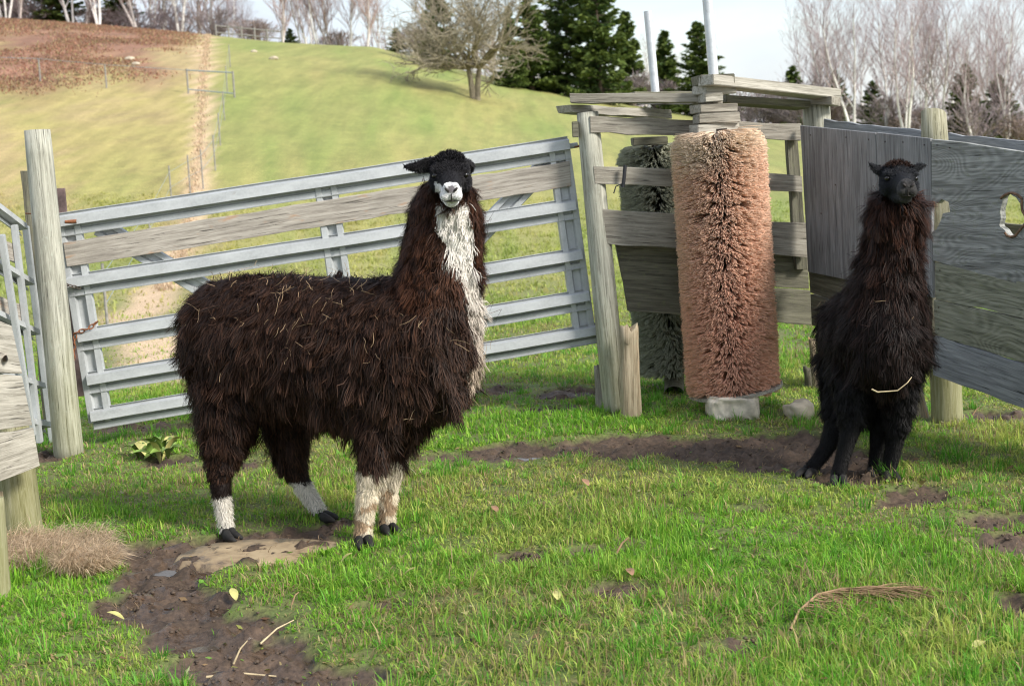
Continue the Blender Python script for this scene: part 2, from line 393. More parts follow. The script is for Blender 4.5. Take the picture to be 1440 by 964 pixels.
# ------------------------------------------------------------------ ground
def graded(lo, a, b, hi, step, g=1.09):
    core = list(np.arange(a, b, step)); L = []; R_ = []
    x = a; s = step
    while x > lo: s *= g; x -= s; L.append(x)
    x = core[-1]; s = step
    while x < hi: s = min(s*g, 60); x += s; R_.append(x)
    return np.array(L[::-1]+core+R_)
def hillcol(x, y):
    n3 = fbm(x*.15, y*.15, 4, 22)[:, None]
    t = x/np.maximum(y, 1)
    gA = np.array([.20, .255, .06]); gB = np.array([.37, .315, .115]); gC = np.array([.40, .30, .16])
    strk = fbm(t*55, y*.10, 4, 23)[:, None]
    left = (1-sstep(-.215, -.19, t))[:, None]
    mixv = np.clip(.30+1.0*(strk-.42)+(n3-.5)*.6+.62*left*sstep(25, 40, y)[:, None], 0, 1)
    fc = gA*(1-mixv)+gB*mixv
    m2 = sstep(.52, .72, strk*.6+n3*.5)*left; fc = fc*(1-.7*m2)+gC*.7*m2
    # bracken covered upper left slope
    bx = sstep(47, 56, y+6*(fbm(t*20, y*.05, 3, 31)-.5)*2+22*(-t-.28))*(1-sstep(-.235, -.20, t)); br = (bx*sstep(.36, .58, fbm(t*30, y*.09, 4, 33)+.25*sstep(60, 76, y)))[:, None]
    br = br*.95; fc = fc*(1-br)+(np.array([.27, .135, .09])*(.35+1.2*fbm(x*.5, y*.35, 4, 77)[:, None]))*br
    # darker vehicle tracks on the left slope
    for tt in (-.262, -.243, -.233):
        k = (np.exp(-((t-tt-.0009*(45-y)*.35)/.0022)**2)*sstep(26, 32, y)*(1-sstep(44, 52, y)))[:, None]*.45; fc = fc*(1-k)+np.array([.20, .15, .07])*k
    return fc
xs = graded(-1500, -4.2, 4.2, 1500, .028, 1.06); ys = graded(-60, 3.6, 10.5, 2500, .028, 1.035)
X, Y = np.meshgrid(xs, ys); x = X.ravel(); y = Y.ravel(); z = gz(x, y)
mu = mudf(x, y)*(1-sstep(16, 24, y)); dry = sstep(-.1, .3, blob(DRY, x, y))
n1 = fbm(x*1.5, y*1.5, 4, 20)[:, None]; n2 = fbm(x*12, y*12, 3, 21)[:, None]; n3 = fbm(x*.15, y*.15, 4, 22)[:, None]
c = np.array([.085, .15, .026])*(1-n2)+np.array([.16, .14, .055])*n2            # thatch between the blades
far = sstep(11, 26, y)[:, None]; fc = hillcol(x, y)
c = c*(1-far)+fc*far
# worn tan strip that climbs the hill and the trail behind the gate
sx = np.interp(y, [12, 18, 26, 40, 60, 90], [-.247*12, -.262*18, -.232*26, -.21*40, -.2015*60, -.197*90]); wd = np.interp(y, [12, 24, 40, 90], [.45, .36, .26, .36])
st = (np.exp(-((x-sx+.25*(fbm(y*.5, y*0+3, 3, 40)-.5)*2)/wd)**4)*sstep(10, 13, y)*(1-sstep(88, 95, y)))[:, None]*(.75+.4*n1)
st = np.clip(st, 0, 1); c = c*(1-st)+np.array([.60, .44, .29])*st
mc = np.array([.075, .050, .033])*(.6+.9*n2)*(.8+.5*n1)
c = c*(1-mu[:, None])+mc*mu[:, None]
c = c*(1-dry[:, None]*.8)+np.array([.26, .19, .12])*dry[:, None]*.8
nx, ny = len(xs), len(ys)
i = np.arange(nx-1)[None, :]+np.arange(ny-1)[:, None]*nx
Q = np.stack([i, i+1, i+1+nx, i+nx], -1).reshape(-1, 4)
gm, nt, b = newmat('ground'); a = nt.nodes.new('ShaderNodeVertexColor'); a.layer_name = 'col'; aw = nt.nodes.new('ShaderNodeAttribute'); aw.attribute_name = 'wet'
tc = nt.nodes.new('ShaderNodeTexCoord'); n_f = noise(nt, tc.outputs['Object'], 45, 6, .65); n_g = noise(nt, tc.outputs['Object'], 1.2, 8, .7)
cc = mixc(nt, .85, a.outputs['Color'], ramp(nt, n_f, [(.3, (.35, .35, .35)), (.7, (1.5, 1.5, 1.5))]), 'MULTIPLY')
cc = mixc(nt, .22, cc, ramp(nt, n_g, [(.35, (.6, .62, .6)), (.65, (1.35, 1.3, 1.3))]), 'MULTIPLY')
mpg = nt.nodes.new('ShaderNodeMapping'); mpg.inputs['Scale'].default_value = (1.3, .05, 1); mpg.inputs['Rotation'].default_value = (0, 0, R(-14)); nt.links.new(tc.outputs['Object'], mpg.inputs['Vector'])
stk = ramp(nt, noise(nt, mpg.outputs['Vector'], 1.6, 5, .6), [(.36, (.84, .84, .80)), (.62, (1.15, 1.13, 1.12))]); af = nt.nodes.new('ShaderNodeAttribute'); af.attribute_name = 'far'
tuf = ramp(nt, noise(nt, tc.outputs['Object'], 4.5, 4, .7), [(.36, (.68, .7, .66)), (.64, (1.3, 1.28, 1.25))])
cc = mixc(nt, math_(nt, 'MULTIPLY', af.outputs['Fac'], .8), cc, stk, 'MULTIPLY'); cc = mixc(nt, math_(nt, 'MULTIPLY', af.outputs['Fac'], .32), cc, tuf, 'MULTIPLY')
nt.links.new(cc, b.inputs['Base Color'])
wn = math_(nt, 'MULTIPLY', aw.outputs['Fac'], ramp(nt, noise(nt, tc.outputs['Object'], 5, 4), [(.42, (0, 0, 0)), (.56, (1, 1, 1))]))
nt.links.new(math_(nt, 'MULTIPLY_ADD', wn, -.78), b.inputs['Roughness']); nt.nodes[-1].inputs[2].default_value = .92
bump(nt, b, n_f, .5, .012)
me = raw_mesh('ground', np.stack([x, y, z], 1), quads=Q, colr=c, mats=[gm], smooth=True)
wa = me.attributes.new('wet', 'FLOAT', 'POINT'); wa.data.foreach_set('value', (mu*np.clip(.35+sstep(-.4, .4, blob(MUD[:7]+PUDS, x, y)), 0, 1)).astype(np.float32))
fa_ = me.attributes.new('far', 'FLOAT', 'POINT'); fa_.data.foreach_set('value', sstep(14, 28, y).astype(np.float32))
ground = tag(link('ground', me), kind='structure')

# puddles
wm, nt, b = newmat('puddle_water'); b.inputs['Base Color'].default_value = (.07, .055, .04, 1); b.inputs['Roughness'].default_value = .13
bump(nt, b, noise(nt, objvec(nt), 14, 2), .05, .004)
for k, (a_, b_, rx, ry) in enumerate(PUDS):
    n = 40; zz = float(gbase_(np.array([a_]), np.array([b_]))[0])-.026
    V = [(a_, b_, zz)]+[(a_+1.15*rx*math.cos(2*math.pi*i/n)*(.8+.4*float(vn(i*.4, k*3.))), b_+1.15*ry*math.sin(2*math.pi*i/n)*(.8+.4*float(vn(i*.4, k*3.))), zz) for i in range(n)]
    o = link('puddle', raw_mesh('puddle', V, tris=[(0, i+1, (i+1) % n+1) for i in range(n)], mats=[wm])); tag(o, kind='structure')

# ------------------------------------------------------------------ grass
def blades(P, ln, w, az, lean, colr, curl=.5):
    N = len(P); d = np.stack([np.cos(az), np.sin(az), np.zeros(N)], 1); s = np.stack([-np.sin(az+rng.normal(0, .8, N)), np.cos(az), np.zeros(N)], 1)
    up = np.array([[0, 0, 1.]]); L = ln[:, None]; le = lean[:, None]; w = w[:, None]
    mid = P+(d*np.sin(le*.6)+up*np.cos(le*.6))*L*.5; tip = mid+(d*np.sin(np.minimum(le*(1+curl), 1.9))+up*np.cos(np.minimum(le*(1+curl), 1.9)))*L*.5
    V = np.stack([P-s*w, P+s*w, mid+s*w*.75, mid-s*w*.75, tip], 1)
    b = np.arange(N)*5
    Q = np.stack([b, b+1, b+2, b+3], 1); T = np.stack([b+3, b+2, b+4], 1)
    cc = np.repeat(colr[:, None, :], 5, 1); cc[:, :2] *= .92; cc[:, 4] *= 1.04  # bases painted darker and tips lighter, as shade low among the blades
    return V.reshape(-1, 3), Q, T, cc.reshape(-1, 3)
def scatter(y0, y1, dens, per=8, spread=.028):
    A = .5*((y0*.40+.9)+(y1*.40+.9))*2*(y1-y0); n = int(A*dens/per)
    yy = y0+(y1-y0)*rng.random(n*2); hw = yy*.40+.9; keep = rng.random(n*2) < hw/(y1*.40+.9); yy = yy[keep][:n]; hw = hw[keep][:n]
    xx = (rng.random(len(yy))*2-1)*hw
    xx = np.repeat(xx, per); yy = np.repeat(yy, per); a = rng.random(len(xx))*6.283; r = spread*np.sqrt(rng.random(len(xx)))
    tid = np.repeat(np.arange(len(hw)), per)
    return xx+np.cos(a)*r, yy+np.sin(a)*r, a, tid
Vs, Qs, Ts, Cs = [], [], [], []; off = 0
SLAB = ell(365, 772, 118, 19)
for (y0, y1, dens, wd_, lm, sp) in [(3.7, 5.6, 11000, .0017, 1., .035), (5.6, 8, 9000, .0019, 1., .035), (8, 11.5, 5200, .0025, 1., .045), (11.5, 18, 1700, .004, .9, .07), (18, 34, 260, .008, .9, .18)]:
    xx, yy, a, tid = scatter(y0, y1, dens, 8, sp)
    mm = np.maximum(blob(MUD, xx, yy), blob(PUDS, xx, yy, .1)+.15); dn = fbm(xx*2.2, yy*2.2, 3, 50); dd = blob(DRY, xx, yy)
    thin = fbm(xx*1.1+9, yy*1.1, 3, 55)
    pk = (1-sstep(-.08, .12, mm))*(1-.40*sstep(.46, .62, thin))*(1-.6*sstep(.60, .72, fbm(xx*4.5, yy*4.5, 3, 57)))
    pk = pk*np.where(((xx-SLAB[0])/SLAB[2])**2+((yy-SLAB[1])/SLAB[3])**2 < 1, 0, 1)*np.where(dd > 0, .3, 1)
    pk = np.maximum(pk, .03*(rng.random(len(np.unique(tid)))[np.unique(tid, return_inverse=True)[1]] < .1)*np.where(mm > .1, 1, 0))
    strip = np.where(y0 > 11, np.exp(-((xx-np.interp(yy, [12, 18, 26, 40], [-.247*12, -.262*18, -.232*26, -.21*40]))/.6)**4)*.85, 0); pk = pk*(1-strip)
    keep = rng.random(len(xx)) < pk; xx, yy, a, tid, dn, mm = xx[keep], yy[keep], a[keep], tid[keep], dn[keep], mm[keep]; thin = thin[keep]
    N = len(xx); nt_ = tid.max()+1; tl = rng.random(nt_)[tid]; tc_ = rng.random(nt_)[tid]; th_ = rng.random(nt_)[tid]
    tall = sstep(.45, .75, fbm(xx*.8+40, yy*.8, 3, 60))
    bottomtall = sstep(5.4, 4.7, yy)*.35
    ln = (.014+.034*dn*dn*2+.020*tl**3+.030*tall*tl+.022*bottomtall)*(.5+rng.random(N))*lm*(.55+.45*sstep(-.15, -.6, mm))
    if y0 > 11: ln = ln*1.2
    if y0 > 17: ln = ln*1.5
    fl = sstep(.5, .7, fbm(xx*1.6, yy*1.6, 3, 64))
    lean = np.clip(rng.normal(.62, .42, N)+.45*fl, .02, 1.5); lean[rng.random(N) < .12] = 1.4; az = a+rng.normal(0, .5, N)
    # colour: fresh green, yellowish, straw
    g = fbm(xx*.7, yy*.7, 4, 70); base = np.array([[.19, .43, .032]])*(1-tc_[:, None])+np.array([[.32, .52, .058]])*tc_[:, None]
    yel = sstep(.42, .72, g+.25*(tc_-.5))[:, None]*.75; base = base*(1-yel)+np.array([[.50, .50, .13]])*yel
    deep = sstep(.55, .8, th_+.3*tall)[:, None]*.6; base = base*(1-deep)+np.array([[.10, .29, .026]])*deep
    s_ = rng.random(N) < (.06+.32*sstep(.40, .62, thin)); base[s_] = np.array([.42, .33, .16])*(.6+.6*rng.random((s_.sum(), 1)))
    base *= (.75+.5*rng.random((N, 1)))
    if y0 > 11: fh = sstep(11, 22, yy)[:, None]*.85; base = base*(1-fh)+hillcol(xx, yy)*1.5*(.8+.4*rng.random((N, 1)))*fh
    bl = rng.random(N) < .05; wmul = np.where(bl, 3.2, 1.); ln = np.where(bl, ln*.6, ln)
    P = np.stack([xx, yy, gz(xx, yy)-.003], 1)
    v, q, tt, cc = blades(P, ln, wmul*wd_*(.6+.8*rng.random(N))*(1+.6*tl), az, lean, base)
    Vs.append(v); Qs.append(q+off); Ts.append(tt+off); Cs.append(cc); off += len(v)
# longer tussocks, thickest by the fences and in the foreground
nt_ = 5200; yt = 3.9+8.5*rng.random(nt_); xt = (rng.random(nt_)*2-1)*(yt*.4+.5)
wgt = .10+.5*sstep(.52, .7, fbm(xt*1.3+70, yt*1.3, 3, 91))+.5*np.exp(-((yt-8.9)/.5)**2)*(xt > .3)+.5*np.exp(-((xt-2.0-.35*(7.5-yt))/.5)**2)+.25*(yt < 5)
ok = (rng.random(nt_) < wgt) & (blob(MUD, xt, yt) < -.05) & (blob(DRY, xt, yt) < 0) & (((xt-SLAB[0])/SLAB[2])**2+((yt-SLAB[1])/SLAB[3])**2 > 1.1); xt, yt = xt[ok], yt[ok]; k_ = 26; nt_ = len(xt)
a = rng.random(nt_*k_)*6.283; rr = .035*np.sqrt(rng.random(nt_*k_)); xx = np.repeat(xt, k_)+np.cos(a)*rr; yy = np.repeat(yt, k_)+np.sin(a)*rr; N = nt_*k_
hl_ = np.repeat(.045+.06*rng.random(nt_)**1.5, k_)*(.5+.7*rng.random(N)); tone = np.repeat(rng.random(nt_), k_)[:, None]
base = (np.array([[.09, .30, .026]])*(1-tone)+np.array([[.20, .46, .045]])*tone)*(.7+.6*rng.random((N, 1))); dd_ = rng.random(N) < .07; base[dd_] = np.array([.50, .40, .20])
v, q, tt, cc = blades(np.stack([xx, yy, gz(xx, yy)-.003], 1), hl_, .0021*(.6+.8*rng.random(N)), a+rng.normal(0, .4, N), np.clip(rng.normal(.6, .35, N), .05, 1.4), base, .7)
Vs.append(v); Qs.append(q+off); Ts.append(tt+off); Cs.append(cc); off += len(v)
me = raw_mesh('grass', np.concatenate(Vs), np.concatenate(Qs), np.concatenate(Ts), np.concatenate(Cs), [M['grass']], smooth=True)
tag(link('grass', me), 'short green pasture grass with yellow blades covering the muddy yard', 'grass', kind='stuff')
print('blades', off//5)
# dry matted grass at left + litter
def drygrass(name, L, n, label, ln0=.10, colr=(.50, .37, .22), lean0=1.2, w=.0016, hgt=.05):
    xs_, ys_ = [], []
    per = n//len(L)
    for (a_, b_, rx, ry) in L:
        r = np.sqrt(rng.random(per)); a = rng.random(per)*6.283; xs_.append(a_+rx*r*np.cos(a)); ys_.append(b_+ry*r*np.sin(a))
    xx = np.concatenate(xs_); yy = np.concatenate(ys_); N = len(xx)
    P = np.stack([xx, yy, gz(xx, yy)+rng.random(N)**2*hgt], 1)
    v, q, tt, cc = blades(P, ln0*(.4+rng.random(N)), w*(.6+.8*rng.random(N)), rng.normal(-.3, 1.3, N), np.clip(rng.normal(lean0, .25, N), .1, 1.6), np.array([colr])*(.5+.8*rng.random((N, 1))), .2)
    return tag(link(name, raw_mesh(name, v, q, tt, cc, [M['grass']])), label, 'dry grass', kind='stuff')
drygrass('dry_grass', DRY, 11000, 'matted dry tan grass heaped in front of the mossy post', .12, (.66, .52, .36), 1.45, .0016, .045)
drygrass('mud_litter', MUD[7:16]+[ell(735,782,50,14), ell(885,828,70,14), ell(560,850,90,14), ell(1380,740,90,25)], 1600, 'scraps of brown straw trodden into the bare mud', .045, (.34, .24, .14), 1.45, .0013, .008)
rl_ = np.random.default_rng(44); N = 1500; yy = 4+9*rl_.random(N)**1.2; xx = (rl_.random(N)*2-1)*(yy*.4+.6); a = rl_.random(N)*6.283
zz = gz(xx, yy)+.004+.025*rl_.random(N)*(blob(MUD, xx, yy) < 0); L_ = (.008+.016*rl_.random(N))[:, None]; d_ = np.stack([np.cos(a), np.sin(a), rl_.normal(0, .3, N)], 1); s_ = np.stack([-np.sin(a), np.cos(a), rl_.normal(0, .3, N)], 1); P = np.stack([xx, yy, zz], 1)
V = np.stack([P-d_*L_, P-s_*L_*.5, P+d_*L_, P+s_*L_*.5], 1); b = np.arange(N)*4; pal = np.array([[.20, .36, .07], [.42, .44, .12], [.36, .24, .12], [.25, .14, .08], [.55, .50, .30]])
cc = pal[rl_.choice(5, N, p=[.4, .17, .2, .15, .08])]*(.6+.6*rl_.random((N, 1)))
tag(link('leaf_litter', raw_mesh('leaf_litter', V.reshape(-1, 3), np.stack([b, b+1, b+2, b+3], 1), colr=np.repeat(cc, 4, 0), mats=[M['grass']])), 'tiny clover leaves and brown leaf scraps scattered through the turf', 'leaves', kind='stuff')
# russet bracken on the upper left slope
rb_ = np.random.default_rng(71); N = 110000; yy = 46+42*rb_.random(N); t_ = -.42+.24*rb_.random(N); xx = t_*yy
kp = (sstep(47, 58, yy+6*(fbm(t_*20, yy*.05, 3, 31)-.5)*2+22*(-t_-.28))*(1-sstep(-.225, -.195, t_))*sstep(.34, .74, fbm(xx*.35, yy*.25, 4, 35)+.22*sstep(60, 80, yy))) > rb_.random(N); xx, yy = xx[kp], yy[kp]; N = len(xx)
pal = np.array([[.40, .20, .13], [.50, .30, .19], [.32, .22, .15], [.44, .37, .18]]); cc0 = pal[rb_.choice(4, N, p=[.35, .25, .2, .2])]*(.6+.7*rb_.random((N, 1)))
v, q, tt, cc = blades(np.stack([xx, yy, gz(xx, yy)], 1), .07+.13*rb_.random(N)**1.5, .010+.022*rb_.random(N), rb_.random(N)*6.283, np.abs(rb_.normal(1.1, .35, N)), cc0, .5)
tag(link('bracken', raw_mesh('bracken', v, q, tt, cc, [M['grass']])), 'russet dead bracken and scrub covering the upper left slope', 'bracken', kind='stuff')
# tan dead grass along the hill strip
yy = 22+66*rng.random(2600)**1.1; xx = np.interp(yy, [12, 18, 26, 40, 60, 90], [-.247*12, -.262*18, -.232*26, -.21*40, -.2015*60, -.197*90])+rng.normal(0, .10  , 2600)
v, q, tt, cc = blades(np.stack([xx, yy, gz(xx, yy)], 1), .09*(.4+rng.random(2600)), .012+.012*rng.random(2600), rng.random(2600)*6.28, np.abs(rng.normal(.5, .3  , 2600)), np.array([[.62, .47, .32]])*(.6+.7*rng.random((2600, 1))))
tag(link('dry_grass', raw_mesh('dry_grass_row', v, q, tt, cc, [M['grass']])), 'row of tall dead grass climbing the hill along the fence line', 'dry grass', kind='stuff')

# ------------------------------------------------------------------ trees
def grow(p, d, L, r, lv, S, up=.15, spread=.6, kids=(2, 3), shrink=.72, r_=None, minlv=0, twig=.006, wig=.18):
    n = 3 if lv > 2 else 2
    for k in range(n):
        q = p+d*(L/n); rr = max(r*(1-.35*(k+1)/n), twig)
        S.append((p, q, max(r*(1-.35*k/n), twig), rr, lv)); p = q
        d = d+np.array([r_.gauss(0, wig), r_.gauss(0, wig), r_.gauss(0, wig)+up*.4]); d /= np.linalg.norm(d)
        if lv > 1 and k < n-1 and r_.random() < .75:
            a = d+np.array([r_.gauss(0, spread), r_.gauss(0, spread), r_.gauss(0, spread*.5)+up]); a /= np.linalg.norm(a)
            grow(p, a, L*shrink*.8, r*.5, lv-2 if lv > 2 else 0, S, up, spread, kids, shrink, r_, minlv, twig, wig)
    if lv > minlv:
        for k in range(r_.randint(*kids)):
            a = d+np.array([r_.gauss(0, spread), r_.gauss(0, spread), r_.gauss(0, spread*.6)+up]); a /= np.linalg.norm(a)
            grow(p, a, L*shrink*(.8+.4*r_.random()), r*.62, lv-1, S, up, spread, kids, shrink, r_, minlv, twig, wig)
def split_tree(S, thr, trunk_col, twig_col, name):
    P0 = np.array([s[0] for s in S]); P1 = np.array([s[1] for s in S]); R0 = np.array([s[2] for s in S]); R1 = np.array([s[3] for s in S])
    big = R0 > thr
    def cols(mask, c1, c2):
        f = np.clip((R0[mask]-.01)/.08, 0, 1)[:, None]; return (np.array(c1)*f+np.array(c2)*(1-f))*(.75+.5*rng.random((mask.sum(), 1)))
    a = segs_mesh(name+'_trunk', P0[big], P1[big], R0[big], R1[big], M['bark'], 6, cols(big, trunk_col, trunk_col))
    b = segs_mesh(name+'_crown', P0[~big], P1[~big], R0[~big], R1[~big], M['bark'], 3, cols(~big, trunk_col, twig_col))
    return a, b
def birch_mesh(seed, H=9., twig_col=(.42, .33, .33), trunk_col=(.70, .68, .64)):
    r_ = random.Random(seed); S = []
    for s in range(r_.choice([1, 2, 2, 3])):
        p = np.array([r_.uniform(-.05, .05), r_.uniform(-.05, .05), -.3]); d = np.array([r_.gauss(.03, .17), r_.gauss(0, .1), 1.]); d /= np.linalg.norm(d)
        hh = H*r_.uniform(.85, 1.05); n = 13; rad = r_.uniform(.065, .105); h = 0
        for k in range(n):
            q = p+d*(hh/n); r0 = rad*(1-k/n*.88); r1 = rad*(1-(k+1)/n*.88); S.append((p, q, r0, r1, 9)); p = q
            d = d+np.array([r_.gauss(0, .06), r_.gauss(0, .06), .1]); d /= np.linalg.norm(d)
            if k >= 2:
                for j in range(r_.choice([2, 3, 3])):
                    a = r_.random()*6.28; b = np.array([math.cos(a)*.6, math.sin(a)*.6, 1.0+.3*k/n]); b /= np.linalg.norm(b)
                    grow(p, b, hh*.14*(1.25-.75*k/n), r1*.42, 3, S, .14, .34, (2, 2), .74, r_, 0, .0052, .12)
    return split_tree(S, .03, trunk_col, twig_col, 'birch')
def apple_mesh(seed=5):
    r_ = random.Random(seed); S = []
    for (x0, lean) in ((-.07, -.12), (.08, .16)):
        p = np.array([x0, 0, -.3]); d = np.array([lean*.15, 0, 1.]); 
        for k in range(4):
            q = p+d*.38; S.append((p, q, .16-.014*k, .146-.014*k, 9)); p = q; d = d+np.array([lean*.35, r_.gauss(0, .05), 0]); d /= np.linalg.norm(d)
        for j in range(10):
            a = r_.random()*6.28; el_ = r_.uniform(.05, 1.2); b = np.array([math.cos(a)*math.cos(el_)+lean, math.sin(a)*math.cos(el_), math.sin(el_)]); b /= np.linalg.norm(b)
            grow(p, b, 1.28*r_.uniform(.8, 1.15), .07, 5, S, .05, .52, (2, 3), .76, r_, 0, .0075, .18)
    return split_tree(S, .045, (.22, .19, .14), (.34, .30, .22), 'apple')
def shrub_mesh(seed, H=1.6, c=(.34, .27, .25)):
    r_ = random.Random(seed); S = []
    for k in range(26):
        a = r_.random()*6.28; p = np.array([math.cos(a)*.03, math.sin(a)*.03, -.1]); b = np.array([math.cos(a)*.5, math.sin(a)*.5, 1.]); b /= np.linalg.norm(b)
        grow(p, b, H*.4, .02, 3, S, .1, .4, (2, 3), .72, r_, 0, .009, .15)
    return split_tree(S, .018, c, c, 'shrub')
def spruce_mesh(seed, H=8., Rb=2.2, dens=1., tone=(.045, .085, .022), tip=(.13, .17, .035)):
    r = np.random.default_rng(seed); P, D, S_, Cc = [], [], [], []
    segs = [(np.array([0, 0, -.3]), np.array([0, 0, H*.97]), .16, .02)]
    nb = int(150*dens*H/8)
    for k in range(nb):
        h = (k+r.random())/nb; zz = .25+h**1.05*(H-.3); L = Rb*(1-h)**.82*(.70+.5*r.random())+.10; a = r.random()*6.283+k*2.4
        hd = np.array([math.cos(a), math.sin(a), 0]); rise = .25-.45*(1-h)
        n = int(105*dens*(L/Rb+.15)+10); t = r.random(n)**.75
        lat = np.array([-math.sin(a), math.cos(a), 0]); wl = (r.normal(0, 1, n)*L*.20*(1.05-t*.6))
        pp = np.array([0, 0, zz])+hd*(t*L)[:, None]+lat*wl[:, None]; pp[:, 2] += rise*t*L+.22*L*t*t-np.abs(wl)*.3-r.random(n)*.14
        P.append(pp); dd = hd*1.0+lat*(np.sign(wl)*.8)[:, None]+r.normal(0, .35, (n, 3)); dd[:, 2] -= .1; D.append(dd)
        S_.append(.13+.15*r.random(n)); tt = np.clip(t*.7+r.normal(0, .25, n), 0, 1)[:, None]; Cc.append((np.array(tone)*(1-tt)+np.array(tip)*tt)*(.7+.6*r.random((n, 1))))
        if L > .4: segs.append((np.array([0, 0, zz]), np.array([0, 0, zz])+hd*L*.8+np.array([0, 0, rise*L*.8]), .03, .012))
    P = np.concatenate(P); D = np.concatenate(D); D /= np.linalg.norm(D, axis=1, keepdims=True); s = np.concatenate(S_)[:, None]; Cc = np.concatenate(Cc)
    N = len(P); rd = r.normal(0, 1, (N, 3)); A = np.cross(D, rd); A /= np.linalg.norm(A, axis=1, keepdims=True)
    V = np.stack([P-D*s*.5, P+A*s*.32, P+D*s*.9, P-A*s*.32], 1); b = np.arange(N)*4
    me = raw_mesh('spruce_crown', V.reshape(-1, 3), np.stack([b, b+1, b+2, b+3], 1), colr=np.repeat(Cc, 4, 0), mats=[M['needle']])
    q = segs
    tm = segs_mesh('spruce_trunk', [s[0] for s in q], [s[1] for s in q], [s[2] for s in q], [s[3] for s in q], M['bark'], 6, np.array([[.13, .10, .075]]*len(q)))
    return tm, me
def place_tree(name, meshes, px, d, label, cat='tree', group=None, scale=1., rz=0., sx=1., below=0.):
    xw = (px-720)/FP*d*1.0
    # correct for the camera roll at this height
    for _ in range(3):
        zz = float(gz(xw, d)); qx, _q = proj(np.array([xw, d, zz])); xw += (px-qx)/FP*d
    o = thing(name, (xw, d, float(gz(xw, d))-below), label, cat, group); o.rotation_euler.z = rz; o.scale = (scale*sx, scale*sx, scale)
    for nm, me in zip(('trunk', 'crown'), meshes):
        p = bpy.data.objects.new(nm, me); col.objects.link(p); p.parent = o
    return o
ap = apple_mesh(); place_tree('apple_tree', ap, 668, 58, 'bare spreading apple tree with forked trunk standing alone on the hillside', 'tree', scale=1.02)
SP = [spruce_mesh(1, 8.0, 2.7), spruce_mesh(2, 8.0, 2.3), spruce_mesh(3, 5., 1.25)]
place_tree('spruce_tree', SP[0], 800, 76, 'large dense dark spruce, left one of the tall pair behind the bare apple tree', 'tree', 'evergreens along the field edge', 1.0, 0., .88)
place_tree('spruce_tree', SP[1], 845, 74, 'tall dense spruce, right one of the tall pair, lit yellow green', 'tree', 'evergreens along the field edge', .95, 1.2, .95)
place_tree('spruce_tree', SP[0], 985, 80, 'broad spruce rising behind the metal pole of the reddish brush', 'tree', 'evergreens along the field edge', .66, 2.1, 1.25)
place_tree('spruce_tree', SP[2], 884, 82, 'narrow small spruce right beside the tall spruce pair', 'tree', 'evergreens along the field edge', 1.05, .4, 1.)
place_tree('spruce_tree', SP[2], 938, 88, 'slim dark spruce between the two metal poles', 'tree', 'evergreens along the field edge', 1.0, .9, 1.)
place_tree('spruce_tree', SP[1], 618, 74, 'dark spruce half hidden behind the left side of the bare apple tree', 'tree', 'evergreens along the field edge', .58, .9, 1.0)
place_tree('spruce_tree', SP[1], 720, 72, 'dark spruce showing through the right side of the apple tree crown', 'tree', 'evergreens along the field edge', .50, 2.9, .85)
place_tree('spruce_tree', SP[2], 748, 74, 'pointed spruce just right of the apple tree crown', 'tree', 'evergreens along the field edge', .95, 2.9, 1.2)
place_tree('spruce_tree', SP[2], 559, 86, 'tiny evergreen on the ridge left of the apple tree', 'tree', 'evergreens along the field edge', .32, 2.9, 1.8)
place_tree('spruce_tree', SP[1], 1176, 78, 'small spruce at the foot of the birches above the corner post', 'tree', 'evergreens along the field edge', .42, .9, 1.3)
place_tree('spruce_tree', SP[0], 1228, 80, 'small bushy spruce among birch trunks above the black llama', 'tree', 'evergreens along the field edge', .38, .4, 1.2)
place_tree('spruce_tree', SP[1], 1358, 72, 'spruce seen between birch trunks right of the round fence post', 'tree', 'evergreens along the field edge', .50, 1.9, 1.3)
place_tree('spruce_tree', SP[0], 1405, 74, 'dark spruce behind the birches near the right edge', 'tree', 'evergreens along the field edge', .46, 2.9, 1.3)
place_tree('spruce_tree', SP[2], 1116, 84, 'little evergreen tip peeking over the top plank of the brush frame', 'tree', 'evergreens along the field edge', .72, 1.9, 1.3)
place_tree('spruce_tree', SP[1], 86, 92, 'dark evergreen in the shade of the birch row, upper left', 'tree', 'evergreens along the field edge', .6, 1., 1.6)
place_tree('spruce_tree', SP[0], 172, 96, 'dark evergreen right of the first evergreen in the upper left woods', 'tree', 'evergreens along the field edge', .55, 2., 1.5)
place_tree('spruce_tree', SP[1], 18, 95, 'dark evergreen at the far upper left corner', 'tree', 'evergreens along the field edge', .6, 3., 1.6)
place_tree('spruce_tree', SP[0], 410, 96, 'low dark evergreen behind the ridge left of the gap in the woods', 'tree', 'evergreens along the field edge', .26, 3., 1.5)
BI = [birch_mesh(s) for s in (11, 12, 13, 14, 15)]
BR = [birch_mesh(s, 8.2, (.40, .27, .23), (.55, .50, .46)) for s in (21, 22)]
ordn = ['first', 'second', 'third', 'fourth', 'fifth', 'sixth', 'seventh', 'eighth', 'ninth', 'tenth', 'eleventh', 'twelfth', 'thirteenth', 'fourteenth', 'fifteenth', 'sixteenth', 'seventeenth', 'eighteenth', 'nineteenth', 'twentieth', 'twenty-first', 'twenty-second']
RB = [(1140, 88, .78), (1165, 76, .84), (1200, 70, .86), (1215, 82, .9), (1246, 74, .95), (1275, 70, .84), (1300, 84, .95), (1322, 72, .9), (1345, 78, .92), (1372, 70, .78), (1395, 80, .9), (1418, 72, .82), (1440, 78, .95), (1462, 70, .8)]
for k, (px, d, s) in enumerate(RB):
    nm = 'birch_tree'; place_tree(nm, BI[k % 5], px, d, f'bare white birch, {ordn[k]} from the left in the row above the right fence', 'tree', 'birches behind the right fence', s, k*1.7)
